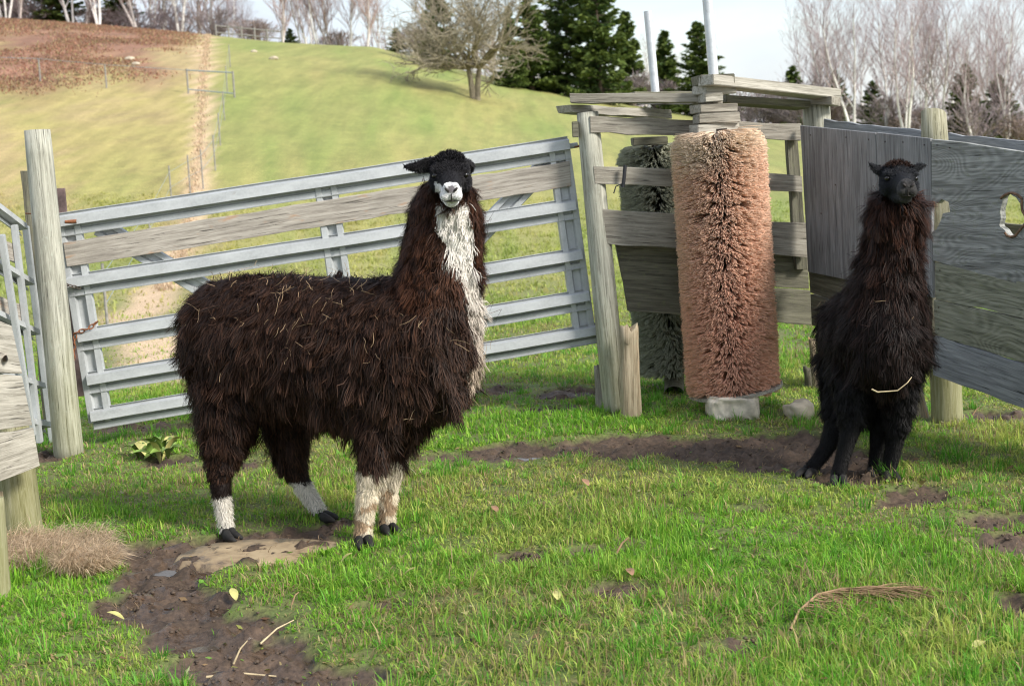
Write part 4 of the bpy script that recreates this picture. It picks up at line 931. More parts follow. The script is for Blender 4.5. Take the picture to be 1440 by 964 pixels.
def leafmesh(L, w, fold=.3, bend=.3):
    V = []; 
    for k in range(7):
        t = k/6; ww = w*math.sin(math.pi*min(1, t*.95+.04))**.8; V += [(L*t, -ww, fold*ww+bend*L*t*t*0), (L*t, 0, 0), (L*t, ww, fold*ww)]
    V = [(x_, y_, z_+L*bend*math.sin(t_*2.2)) for (x_, y_, z_), t_ in zip(V, np.repeat(np.linspace(0, 1, 7), 3))]
    Qd = [(k*3+j, k*3+j+1, (k+1)*3+j+1, (k+1)*3+j) for k in range(6) for j in (0, 1)]
    return V, Qd
pc = G(212, 645); dp = thing('dock_plant', pc, 'clump of broad yellowing dock leaves in the grass by the left gate end', 'plant')
r_ = random.Random(8)
for k in range(26):
    V, Qd = leafmesh(r_.uniform(.10, .19), r_.uniform(.022, .036), .35, r_.uniform(.25, .6)); m_ = M['leafyel'] if r_.random() < .35 else M['leafy']
    me = raw_mesh('leaf', V, Qd, mats=[m_], smooth=True); a = r_.random()*6.28; px = 190+r_.random()*50
    q = G(px, 636+r_.random()*10); q[2] = float(gz(q[0], q[1]))
    o = link('leaf', me, dp, Matrix.Translation(Vector(q))@Matrix.Rotation(a, 4, 'Z')@Matrix.Rotation(-r_.uniform(.0, .6), 4, 'Y')@Matrix.Rotation(r_.uniform(-.6, .6), 4, 'X'))
LEAVES = [(480, 800, 'yel', 'pale yellow leaf in the grass right of the tan slab'), (1010, 780, 'yel', 'pale yellow leaf lying in the grass below the concrete lump'), (745, 807, 'yel', 'pale green yellow leaf by the small mud patch in the middle'), (700, 725, 'brown', 'small reddish leaf in the grass right of the white front legs'), (828, 690, 'brown', 'tan curled leaf below the muddy path'), (950, 845, 'yel', 'pale green leaf standing in the lower middle grass'), (785, 855, 'yel', 'yellow leaf in the lower middle grass'), (652, 870, 'yel', 'yellow leaf pressed into grass, lower middle'), (890, 818, 'brown', 'brown leaf beside the small mud patch right of centre'), (1368, 918, 'yel', 'pale leaf near the lower right corner'), (1296, 684, 'yel', 'round green leaf at the feet of the black llama'), (332, 843, 'yel', 'pale leaf at the right edge of the wet mud'), (175, 878, 'yel', 'pale leaf on the mud at lower left'), (565, 820, 'yel', 'large pale leaf below the front hooves'), (1185, 860, 'brown', 'brown leaf by the curled dead branch')]
for k, (px, py, kd, lb) in enumerate(LEAVES):
    V, Qd = leafmesh(.055+.02*r_.random(), .017, .3, .15); q = G(px, py); q[2] = float(gz(q[0], q[1]))+.022
    o = link('fallen_leaf', raw_mesh('fallen_leaf', V, Qd, mats=[M['leafyel'] if kd == 'yel' else M['leafbrown']], smooth=True), None, Matrix.Translation(Vector(q))@Matrix.Rotation(r_.random()*6.28, 4, 'Z')@Matrix.Rotation(-r_.uniform(0, .5), 4, 'Y'))
    tag(o, lb, 'leaf', 'fallen leaves')
# clover-like ground leaves
def zg(p, h=.0): p = np.array(p); p[2] = float(gz(p[0], p[1]))+h; return p
S = []; r_ = random.Random(12)
main = [zg(G(1112, 893), .02), zg(G(1124, 874), .04), zg(G(1150, 858), .065), zg(G(1185, 849), .065), zg(G(1230, 844), .05), zg(G(1280, 838), .04)]
for k in range(5): S.append((main[k], main[k+1], .005-.0007*k, .0043-.0007*k))
for k in range(110):
    i = r_.choice([1, 2, 2, 3, 3, 3, 4, 4]); f = r_.random(); p = main[i]*(1-f)+main[i+1 if i < 5 else 5]*f; d = np.array([1., r_.gauss(-.35, .35), r_.gauss(-.15, .15)]); d /= np.linalg.norm(d); L = r_.uniform(.06, .2)
    q = p+d*L*.5; q2 = q+(d+np.array([.1, r_.gauss(0, .2), -.1]))*L*.5; q[2] = max(q[2], float(gz(q[0], q[1]))+.02); q2[2] = max(q2[2], float(gz(q2[0], q2[1]))+.02); S.append((p, q, .0022, .0016)); S.append((q, q2, .0016, .0008))
tag(link('dead_branch', segs_mesh('dead_branch', [s[0] for s in S], [s[1] for s in S], [s[2] for s in S], [s[3] for s in S], M['twig'], 6)), 'curled reddish brown dead branch with fine twigs lying in the lower right grass', 'branch')
for (a, b, mm_, r0, lb) in [((366, 905), (414, 885), 'strawtwig', .004, 'pale straw stalk lying at the right edge of the mud'), ((328, 928), (348, 900), 'strawtwig', .004, 'short pale stalk leaning out of the wet mud'), ((290, 946), (388, 942), 'strawtwig', .005, 'long pale reed lying flat at the bottom of the mud'), ((866, 782), (884, 755), 'twig', .006, 'dark broken twig stub poking from the grass right of centre'), ((1238, 724), (1240, 750), 'strawtwig', .004, 'thin pale stalk standing right of centre below the black llama'), ((1462, 560), (1478, 540), 'twig', .004, None), ((411, 858), (420, 832), 'twig', .004, 'thin dark dead stem upright at lower left'), ((1366, 590), (1378, 572), 'twig', .005, 'dark stem under the right fence')]:
    if not lb: continue
    p = zg(G(*a), .02); q = G(*b); q = zg(q, .03) if abs(a[0]-b[0]) > 25 else W(b[0], b[1], p[1]+.03)
    tag(tube('stalk', [p, (p+q)/2+np.array([0, 0, .012]), q], r0, M[mm_], None, 6, r0*.5), lb, 'stalk', 'stalks in the yard')
r_ = random.Random(3)
# small clods along the muddy ground
def clods(name, L, n, label):
    bm = bmesh.new()
    for k in range(n):
        a_, b__, rx_, ry_ = r_.choice(L); a = r_.random()*6.28; rr = math.sqrt(r_.random()); X_ = a_+rx_*rr*math.cos(a); Y_ = b__+ry_*rr*math.sin(a); s = r_.uniform(.003, .010)
        res = bmesh.ops.create_icosphere(bm, subdivisions=1, radius=s); z_ = float(gz(X_, Y_))
        for v in res['verts']: v.co = Vector((X_+v.co.x*r_.uniform(.8, 1.4), Y_+v.co.y*r_.uniform(.8, 1.4), z_+v.co.z*.7+s*.2))
    me = bpy.data.meshes.new(name); bm.to_mesh(me); bm.free(); me.materials.append(simple('clod', (.075, .052, .035), .8, 0, .5, 30)); me.polygons.foreach_set('use_smooth', np.ones(len(me.polygons), bool))
    tag(link(name, me), label, 'mud', kind='stuff')
clods('mud_clods', MUD, 1500, 'small crumbs and clods of wet mud on the bare ground')

# ------------------------------------------------------------------ llamas
def loft_into(V, Qd, Td, secs, lat, n=20):
    """secs: (point, a along lat, b across); closed tube"""
    base = len(V); P = [np.array(s[0]) for s in secs]; k = len(P)
    for i in range(k):
        T_ = P[min(i+1, k-1)]-P[max(i-1, 0)]; T_ /= np.linalg.norm(T_)
        A = lat-T_*(lat@T_); A /= np.linalg.norm(A); B = np.cross(T_, A)
        for j in range(n):
            a = 2*math.pi*j/n; V.append(P[i]+A*secs[i][1]*math.cos(a)+B*secs[i][2]*math.sin(a))
    for i in range(k-1):
        for j in range(n): Qd.append((base+i*n+j, base+i*n+(j+1) % n, base+(i+1)*n+(j+1) % n, base+(i+1)*n+j))
    for idx, rv in ((0, True), (k-1, False)):
        c = len(V); T_ = (P[0]-P[1]) if idx == 0 else (P[-1]-P[-2]); T_ /= np.linalg.norm(T_); V.append(P[idx]+T_*min(secs[idx][1], secs[idx][2])*.6)
        for j in range(n):
            t_ = (base+idx*n+j, base+idx*n+(j+1) % n, c); Td.append(t_[::-1] if rv else t_)
def ellip_into(V, Qd, Td, c, ax, ra, n=14):
    base = len(V)
    for i in range(1, n):
        ph = math.pi*i/n
        for j in range(n):
            a = 2*math.pi*j/n; V.append(c+ax[0]*ra[0]*math.sin(ph)*math.cos(a)+ax[1]*ra[1]*math.sin(ph)*math.sin(a)+ax[2]*ra[2]*math.cos(ph))
    for i in range(n-2):
        for j in range(n): Qd.append((base+i*n+j, base+i*n+(j+1) % n, base+(i+1)*n+(j+1) % n, base+(i+1)*n+j))
    t_ = len(V); V.append(c+ax[2]*ra[2]); V.append(c-ax[2]*ra[2])
    for j in range(n): Td.append((base+j, t_, base+(j+1) % n)); Td.append((base+(n-2)*n+j, base+(n-2)*n+(j+1) % n, t_+1))
def nearest(P, sk):
    """which skeleton chain is each point on, and where along it"""
    best = np.full(len(P), 1e9); who = np.zeros(len(P), int); par = np.zeros(len(P))
    for ci, (nm, pts, rad) in enumerate(sk):
        L = len(pts)-1
        for i in range(L):
            a, b = pts[i], pts[i+1]; d = b-a; t = np.clip(((P-a)@d)/(d@d), 0, 1); q = a+t[:, None]*d; dist = np.linalg.norm(P-q, axis=1)/(rad[i]*(1-t)+rad[i+1]*t)
            mk = dist < best; best[mk] = dist[mk]; who[mk] = ci; par[mk] = (i+t[mk])/L
    return who, par
def strands(P, D0, N_, L, w, colr, K=4, grav=.5, curl=.25, three=True, tipf=.25, fl=.5, wave=0., cg=None):
    n = len(P); pos = [P]; d = D0.copy(); p = P.copy(); seg = (L/K)[:, None]; ph = rng.random(n)*6.28; up = np.array([[0, 0, -1.]])
    side0 = np.cross(D0, N_); side0 /= np.maximum(np.linalg.norm(side0, axis=1, keepdims=True), 1e-6)
    for k in range(K):
        d = d+up*grav*.35+rng.normal(0, curl*.35, (n, 3))+side0*(wave*np.sin(ph+k*1.9))[:, None]; d /= np.linalg.norm(d, axis=1, keepdims=True); p = p+d*seg; pos.append(p)
    if cg is not None:
        own, gp, g0, cst = cg; kk = gp.shape[1]-1
        for k in range(1, K+1):
            t = k/K; fi = t*kk; a_ = min(int(fi), kk-1); fr_ = fi-a_
            g_ = gp[own, a_]*(1-fr_)+gp[own, a_+1]*fr_; tgt = g_+(P-g0[own])*.22
            wgt = cst*t**.8*(rng.random((n, 1)) < .9); pos[k] = pos[k]*(1-wgt)+tgt*wgt
    V = np.zeros((n, K+1, 3 if three else 2, 3)); prof = np.interp(np.linspace(0, 1, K+1), [0, .35, .75, 1], [.75, 1, .75, tipf])
    for k in range(K+1):
        ww = (w*prof[k])[:, None]; nn = N_
        if three:
            V[:, k, 0] = pos[k]-side0*ww; V[:, k, 1] = pos[k]+side0*ww; V[:, k, 2] = pos[k]+nn*ww*fl
        else: V[:, k, 0] = pos[k]-side0*ww; V[:, k, 1] = pos[k]+side0*ww
    m_ = 3 if three else 2; b = np.arange(n)*(K+1)*m_; Qd = []
    for k in range(K):
        for j in range(3 if three else 1): Qd.append(np.stack([b+k*m_+j, b+k*m_+(j+1) % m_, b+(k+1)*m_+(j+1) % m_, b+(k+1)*m_+j], 1))
    T_ = None
    cc = np.repeat(colr[:, None], (K+1), 1)
    return V.reshape(-1, 3), np.concatenate(Qd), np.repeat(cc.reshape(-1, 3), m_, 0), pos
def inpoly(x, y, poly):
    ins = np.zeros(len(x), bool); n = len(poly)
    for i in range(n):
        x1, y1 = poly[i]; x2, y2 = poly[(i+1) % n]; c_ = ((y1 > y) != (y2 > y)) & (x < (x2-x1)*(y-y1)/(y2-y1+1e-12)+x1); ins ^= c_
    return ins

def llama(spec, label, cat='llama'):
    torso = [(W(*s[:3]), s[3], s[4]) for s in spec['torso']]; neck = [(W(*s[:3]), s[3], s[4]) for s in spec['neck']]
    head0 = W(*spec['head']); f = np.array(spec['f'], float); f /= np.linalg.norm(f); hl = np.cross(f, [0, 0, 1.]); hl /= np.linalg.norm(hl); hl = hl if hl[0] > 0 else -hl
    tl_ = spec.get('tilt', 0); 
    hu = np.cross(hl, f); hu = hu if hu[2] > 0 else -hu
    hl, hu = hl*math.cos(tl_)+hu*math.sin(tl_), hu*math.cos(tl_)-hl*math.sin(tl_)
    Tv = torso[-2][0]-torso[1][0]; Tv[2] = 0; Tv /= np.linalg.norm(Tv); lat = np.array([Tv[1], -Tv[0], 0])
    V, Qd, Td = [], [], []
    loft_into(V, Qd, Td, torso, lat, 28); loft_into(V, Qd, Td, neck, lat, 24)
    sk = [('torso', [s[0] for s in torso], [max(.05, (s[1]+s[2])/2) for s in torso]), ('neck', [s[0] for s in neck], [(s[1]+s[2])/2 for s in neck])]
    legs = []
    for lg in spec['legs']:
        ls = spec.get('ls', 1.)
        ss = [(W(*s[:3]), s[3]*ls, s[3]*1.08*ls) for s in lg['s']]; loft_into(V, Qd, Td, ss, lat, 16); legs.append(ss)
        sk.append(('leg', [s[0] for s in ss], [s[1] for s in ss]))
    KS = spec.get('hs', 1.15)
    hp = lambda s, l, u: head0+(f*s*.97+hl*l+hu*u)*KS
    def LI(secs, lt, n_): loft_into(V, Qd, Td, [(a_, b_*KS, c_*KS) for a_, b_, c_ in secs], lt, n_)
    def EI(c_, ax_, ra_, n_=14): ellip_into(V, Qd, Td, c_, ax_, [q*KS for q in ra_], n_)
    EI(hp(-.01, 0, -.002), (hl, f, hu), (.072, .10, .074))
    LI([(hp(.0, 0, -.005), .070, .072), (hp(.06, 0, -.008), .060, .060), (hp(.105, 0, -.016), .044, .050), (hp(.15, 0, -.022), .036, .042), (hp(.19, 0, -.028), .036, .038), (hp(.215, 0, -.030), .038, .035), (hp(.232, 0, -.034), .030, .026)], hl, 18)
    LI([(hp(-.02, 0, -.05), .052, .04), (hp(.08, 0, -.062), .038, .030), (hp(.17, 0, -.070), .029, .020), (hp(.207, 0, -.070), .023, .016)], hl, 14)
    for s in (-1, 1):
        EI(hp(.052, s*.050, .024), (hl, f, hu), (.022, .034, .013), 10)
        EI(hp(.03, s*.052, -.030), (hl, f, hu), (.026, .060, .034), 10)
        EI(hp(.222, s*.020, -.040), (hl, f, hu), (.021, .025, .020), 10)
        EI(hp(.222, s*.016, -.004), (hl, f, hu), (.012, .020, .010), 10)
        EI(hp(.235, s*.006, -.020), (hl, f, hu), (.006, .012, .014), 10)
    for ea in spec['ears']:
        b0 = hp(*ea['b']); tp = W(*ea['t']); d = tp-b0; nl = np.cross(d/np.linalg.norm(d), f); nl /= np.linalg.norm(nl); bend = np.array(ea.get('bend', (0, 0, .02)))
        ws = ea.get('w', .026)
        loft_into(V, Qd, Td, [(b0, ws*.8, .016), (b0+d*.25+bend*.6, ws, .012), (b0+d*.55+bend, ws*.85, .010), (b0+d*.82+bend*.6, ws*.5, .008), (tp, ws*.22, .006)], nl, 12)
    for ea in spec['ears']: sk.append(('head', [hp(*ea['b']), W(*ea['t'])], [.035, .02]))
    skh = ('head', [hp(-.08, 0, 0), hp(.0, 0, 0), hp(.1, 0, -.02), hp(.24, 0, -.035)], [.085, .085, .06, .05]); sk.append(skh)
    me = raw_mesh('tmp', V, Qd, Td); bm = bmesh.new(); bm.from_mesh(me); bmesh.ops.recalc_face_normals(bm, faces=bm.faces); bm.to_mesh(me); bm.free()
    o = bpy.data.objects.new('tmp', me); col.objects.link(o)
    rm = o.modifiers.new('r', 'REMESH'); rm.mode = 'VOXEL'; rm.voxel_size = .0065; sm = o.modifiers.new('s', 'SMOOTH'); sm.iterations = 3; sm.factor = .5
    dg = bpy.context.evaluated_depsgraph_get(); ev = o.evaluated_get(dg); body = bpy.data.meshes.new_from_object(ev); bpy.data.objects.remove(o)
    body.calc_loop_triangles(); nv = len(body.vertices); VV = np.zeros(nv*3); body.vertices.foreach_get('co', VV); VV = VV.reshape(-1, 3); NN = np.zeros(nv*3); body.vertices.foreach_get('normal', NN); NN = NN.reshape(-1, 3)
    tri = np.zeros(len(body.loop_triangles)*3, int); body.loop_triangles.foreach_get('vertices', tri); tri = tri.reshape(-1, 3)
    feet = spec['legs']
    root = thing('llama', tuple(np.mean([G(*l['foot']) for l in feet], 0)), label, cat, spec.get('group'))
    colf = spec['color']
    def H(P):
        q = (P-head0)/KS; return q@f/.97, q@hl, q@hu
    who, par = nearest(VV, sk); C0 = colf(VV, NN, sk, who, par, H)
    body.polygons.foreach_set('use_smooth', np.ones(len(body.polygons), bool))
    a = body.color_attributes.new('col', 'FLOAT_COLOR', 'POINT'); c4 = np.ones((nv, 4), np.float32); c4[:, :3] = C0*.8; a.data.foreach_set('color', c4.ravel()); body.materials.clear(); body.materials.append(M['skin'])
    body.name = 'body'; link('body', body, root)
    # ---- wool
    A_, B_, Cc = VV[tri[:, 0]], VV[tri[:, 1]], VV[tri[:, 2]]; ar = np.linalg.norm(np.cross(B_-A_, Cc-A_), axis=1)/2
    wt, pt = nearest((A_+B_+Cc)/3, sk); names = np.array([s[0] for s in sk]); nmT = names[wt]
    fine = (nmT == 'head') | ((nmT == 'leg') & (pt > spec['woolend']))
    cdf0 = np.cumsum(ar*(~fine)); cdf1 = np.cumsum(ar*fine); total = cdf0[-1]
    def sample(cdf, n):
        i = np.searchsorted(cdf, rng.random(n)*cdf[-1]); u, v = rng.random((2, n)); fl_ = u+v > 1; u[fl_] = 1-u[fl_]; v[fl_] = 1-v[fl_]; w_ = 1-u-v
        P = A_[i]*w_[:, None]+B_[i]*u[:, None]+Cc[i]*v[:, None]; N_ = NN[tri[i, 0]]*w_[:, None]+NN[tri[i, 1]]*u[:, None]+NN[tri[i, 2]]*v[:, None]; N_ /= np.linalg.norm(N_, axis=1, keepdims=True); return P, N_
    Vs, Qs, Cs = [], [], []; off = 0
    down = np.array([[0, 0, -1.]])
    for (kind, n) in (('clump', spec['n'][0]), ('hair', spec['n'][1]), ('fine', spec['n'][2])):
        P, N_ = sample(cdf1 if kind == 'fine' else cdf0, n); wh, pr = nearest(P, sk); nm = names[wh]; cl = colf(P, N_, sk, wh, pr, H)
        flow = down*1.0 - Tv[None]*.12 + rng.normal(0, .10, (n, 3))
        fx = 5.0; sw = (fbm(P[:, 0]*fx+P[:, 1]*fx, P[:, 2]*fx, 3, 90)-.5)[:, None]*1.6; flow = flow+Tv[None]*sw
        tg = flow-N_*np.sum(flow*N_, 1, keepdims=True); tgl = np.linalg.norm(tg, axis=1, keepdims=True); tg = tg/np.maximum(tgl, .35)
        top = np.clip(N_[:, 2:3], 0, 1)
        sidev = lat[None]*np.sign((N_@lat))[:, None]; tg = tg+top*(sidev*.7-Tv[None]*.25)
        neckm = nm == 'neck'; legm = nm == 'leg'
        L = np.where(neckm, spec['lneck'], np.where(legm, np.interp(pr, [0, .3, .45, .6, 1], spec.get('lleg', [.10, .07, .035, .018, .012])), .11*(1-.45*top[:, 0])))
        L = np.where((cl.max(1) > .25) & ~legm, L*.55, L)
        if kind == 'clump':
            d = tg*.9+N_*.42+rng.normal(0, .10, (n, 3)); L = L*(.6+.7*rng.random(n)); w_ = np.where(neckm, .0040, np.where(legm, .0040, .0072))*(.6+.8*rng.random(n)); K = 4; three = True; grav = .5; cu = .3; w_ = w_*.50
            cl = cl*np.where(cl.max(1, keepdims=True) > .25, .9+.2*rng.random((n, 1)), .65+.8*rng.random((n, 1)))
        elif kind == 'hair':
            d = tg*.8+N_*.55+rng.normal(0, .22, (n, 3)); L = L*(.7+.6*rng.random(n)); w_ = np.full(n, .0015)*(.6+.8*rng.random(n)); K = 5; three = False; grav = .4; cu = .6; cl = cl*np.where(cl.max(1, keepdims=True) > .25, 1., .8+1.3*rng.random((n, 1))**2)
        else:
            hd = nm == 'head'; s_, l_, u_ = H(P)
            tk = hd & (s_ < .05) & (u_ > .045) & (np.abs(l_) < .055); leg_l = ~hd
            fd = np.where(hd[:, None], -f[None]*.5+hu[None]*.0+down*.35, down)
            t2 = fd-N_*np.sum(fd*N_, 1, keepdims=True); d = t2*.8+N_*.5+rng.normal(0, .15, (n, 3))
            d[tk] = N_[tk]*.7+hu*.5+rng.normal(0, .5, (tk.sum(), 3))
            L = np.where(hd, .012, .016)*(.6+.8*rng.random(n)); L[hd & (s_ > .12)] = .007; L[tk] = .017*(.5+rng.random(tk.sum())); w_ = np.full(n, .0012); w_[tk] = .0022; K = 3; three = False; grav = .15; cu = .4
            if spec.get('fluff'): fm = leg_l & (wh <= 3+0) ; L[leg_l] *= 1.5
            cl = cl*(.7+.6*rng.random((n, 1)))
        d /= np.linalg.norm(d, axis=1, keepdims=True)
        cg = None
        if kind != 'fine':
            if kind == 'clump':
                ng = spec['guides']; gi = rng.choice(n, ng, replace=False)
                GP_, GN, GD, GL = P[gi].copy(), N_[gi].copy(), d[gi]+rng.normal(0, .24, (ng, 3)), L[gi]*(.55+1.05*rng.random(ng)**1.3)
                GC = .45+1.25*rng.random(ng)**1.6; kd = KDTree(ng)
                for j_ in range(ng): kd.insert(Vector(GP_[j_]), j_)
                kd.balance()
                GD /= np.linalg.norm(GD, axis=1, keepdims=True)
                _v, _q, _c, gpos = strands(GP_-GN*.004, GD, GN, GL, np.full(ng, .001), np.zeros((ng, 3)), 5, .55, .55, False, wave=.3); gpos = np.stack(gpos, 1)
            own = np.array([kd.find(Vector(p_))[1] for p_ in P]); L = L*.35+GL[own]*.65*(.75+.4*rng.random(n)); cl = np.where(cl.max(1, keepdims=True) > .25, np.minimum(cl*(.85+.15*GC[own][:, None]), .85), cl*GC[own][:, None]); cg = (own, gpos, GP_, .76 if kind == 'clump' else .46)
        v, q, cc, pos = strands(P-N_*.004, d, N_, L, w_, cl, K, grav, cu, three, .2, .45, .25 if kind != 'fine' else 0, cg)
        m_ = 3 if three else 2; cc = cc.reshape(n, K+1, m_, 3); tb = np.linspace(0, 1, K+1)[None, :, None, None]
        tipc = spec['tip'](P, N_, nm, pr)[:, None, None, :]; iswh = (cl.max(1) > .25)[:, None, None, None]
        cc = np.where(iswh, cc*(.8+.2*tb), cc*(1-.55*tb)+tipc*(.55*tb)*(.15+2.1*rng.random((n, 1, 1, 1))**2.2)) if kind != 'fine' else cc
        Vs.append(v); Qs.append(q+off); Cs.append(cc.reshape(-1, 3)); off += len(v)
    link('wool', raw_mesh('wool', np.concatenate(Vs), np.concatenate(Qs), None, np.concatenate(Cs), [M['wool']], smooth=True), root)
    # straw caught in the wool
    ns = spec['straw']
    if ns:
        P, N_ = sample(cdf0, ns*8); wh, pr = nearest(P, sk); ok = (names[wh] == 'torso') & (N_[:, 1] < .4); ok &= rng.random(len(P)) < np.clip(.25+1.0*N_[:, 2], .12, 1); P, N_ = P[ok][:ns], N_[ok][:ns]; n = len(P)
        d = rng.normal(0, 1, (n, 3)); d -= N_*np.sum(d*N_, 1, keepdims=True); d += N_*.15; d[:, 2] -= .3; d /= np.linalg.norm(d, axis=1, keepdims=True)
        v, q, cc, pos = strands(P+N_*(.035+.02*rng.random((n, 1))), d, N_, .03+.07*rng.random(n)**2, np.full(n, .0011), np.array([[.42, .30, .18]])*(.5+.7*rng.random((n, 1))), 4, .25, .9, True, .9, 1.2)
        tag(link('straw', raw_mesh('straw', v, q, None, cc, [M['wool']]), root), kind='stuff')
    # eyes, nostrils, mouth, hooves
    def ball(nm, c, ax, ra, mat):
        V, Qd, Td = [], [], []; ellip_into(V, Qd, Td, c, ax, ra, 12); me = raw_mesh(nm, V, Qd, Td, mats=[mat], smooth=True)
        bm = bmesh.new(); bm.from_mesh(me); bmesh.ops.recalc_face_normals(bm, faces=bm.faces); bm.to_mesh(me); bm.free(); return link(nm, me, root)
    for s in (-1, 1):
        ball('eye', hp(.076, s*.055, .006), (hl, f, hu), (.0125*KS, .014*KS, .0105*KS), M['eye'])
        ang = .75*s; ax1 = hl*math.cos(ang)+hu*math.sin(ang); ax2 = hu*math.cos(ang)-hl*math.sin(ang)
        ball('nostril', hp(.244, s*.0155, -.014), (ax1, f, ax2), (.0105*KS, .006*KS, .0050*KS), M['nostril'])
    tube('mouth', [hp(.200, -.035, -.058), hp(.228, -.022, -.059), hp(.243, 0, -.055), hp(.228, .022, -.059), hp(.200, .035, -.058)], .0032, M['nostril'], root, 6)
    tube('lip_cleft', [hp(.249, 0, -.028), hp(.249, 0, -.040), hp(.245, 0, -.054)], .0026, M['nostril'], root, 6)
    for l in feet:
        g0 = G(*l['foot']); ankle = W(*l['s'][-1][:3]); g0[2] = float(gz(g0[0], g0[1]))
        dr = np.array(l.get('dir', Tv)); dr = dr/np.linalg.norm(dr); sd = np.array([dr[1], -dr[0], 0])
        V, Qd, Td = [], [], []
        for s in (-1, 1):
            o0 = sd*s*.020; tp = g0+dr*.055+sd*s*.026
            loft_into(V, Qd, Td, [(ankle+o0*.6+np.array([0, 0, .012]), .024, .026), (ankle+o0-np.array([0, 0, .018])+dr*.010, .023, .026), ((ankle+o0)*.35+(g0+o0)*.65+dr*.018+np.array([0, 0, .006]), .021, .028), (tp-dr*.012+np.array([0, 0, .017]), .016, .016), (tp+dr*.012+np.array([0, 0, .009]), .008, .007)], sd, 12)
        me = raw_mesh('hoof', V, Qd, Td, mats=[M['hoof']], smooth=True); bm = bmesh.new(); bm.from_mesh(me); bmesh.ops.recalc_face_normals(bm, faces=bm.faces); bm.to_mesh(me); bm.free(); link('hoof', me, root)
    return root, hp

# --- brown and white llama
bib_px = [(617, 280), (660, 284), (664, 320), (668, 380), (677, 420), (686, 455), (684, 500), (664, 545), (644, 580), (630, 592), (650, 555), (664, 505), (659, 455), (652, 425), (645, 385), (628, 345), (615, 312)]
bib = [(W(a, b, 6.12)[0], W(a, b, 6.12)[2]) for a, b in bib_px]
def col1(P, N_, sk, who, par, H):
    n = len(P); names = np.array([s[0] for s in sk]); nm = names[who]
    c = np.tile(np.array([.015, .008, .0058]), (n, 1))
    nk = nm == 'neck'; c[nk] = np.array([.030, .012, .0065])
    jx = P[:, 0]+.022*(fbm(P[:, 0]*22, P[:, 2]*22, 3, 1)-.5)*2; jz = P[:, 2]+.03*(fbm(P[:, 0]*20+9, P[:, 2]*20, 3, 2)-.5)*2
    b = inpoly(jx, jz, bib) & (N_[:, 1] < .35) & (nm != 'leg'); 
    shade = np.clip((P[:, 2]-.75)/.5, 0, 1)[:, None]; c[b] = (np.array([.52, .42, .33])*(1-shade[b])+np.array([.80, .76, .70])*shade[b])
    lg = nm == 'leg'; zz = P[:, 2]
    front = who >= 4
    wz = np.where(who == 2, .185, np.where(who == 3, .17, .325)) + .015*(fbm(P[:, 0]*30, P[:, 2]*30, 2, 3)-.5)*2
    w_ = lg & (zz < wz); c[w_] = np.where((who[w_] >= 4)[:, None], np.array([.74, .65, .50]), np.array([.78, .74, .66]))
    d = lg & (who >= 4) & (zz < .2) & (fbm(P[:, 0]*25, P[:, 2]*25, 2, 7) > .5); c[d] = np.array([.42, .30, .19])
    h = nm == 'head'; s, l, u = H(P); c[h] = np.array([.012, .011, .013])
    ear = h & (np.abs(l) > .09); 
    j = .012*(fbm(l*60, u*60, 2, 5)-.5)*2
    wm_ = h & (s > .07) & ((s > .205+j) | ((u < -.026+j) & (s > .11+j)) | ((l < -.020+j) & (l > -.056) & (u < -.014) & (s > .075+j)))
    c[wm_] = np.array([.80, .79, .79]); gy = h & (s > .215) & (u < -.052) ; c[gy] = np.array([.50, .50, .52])
    nz = h & (s > .225) & (u > -.024) & (u < -.002) & (np.abs(l) < .012); c[nz] = np.array([.22, .20, .21])
    ear = h & (s < -.01) & (np.abs(l) > .08); c[ear] = np.array([.010, .009, .010])
    return c
def tip1(P, N_, nm, pr):
    c = np.tile(np.array([.085, .040, .023]), (len(P), 1)); c[nm == 'neck'] = np.array([.11, .042, .019]); return c
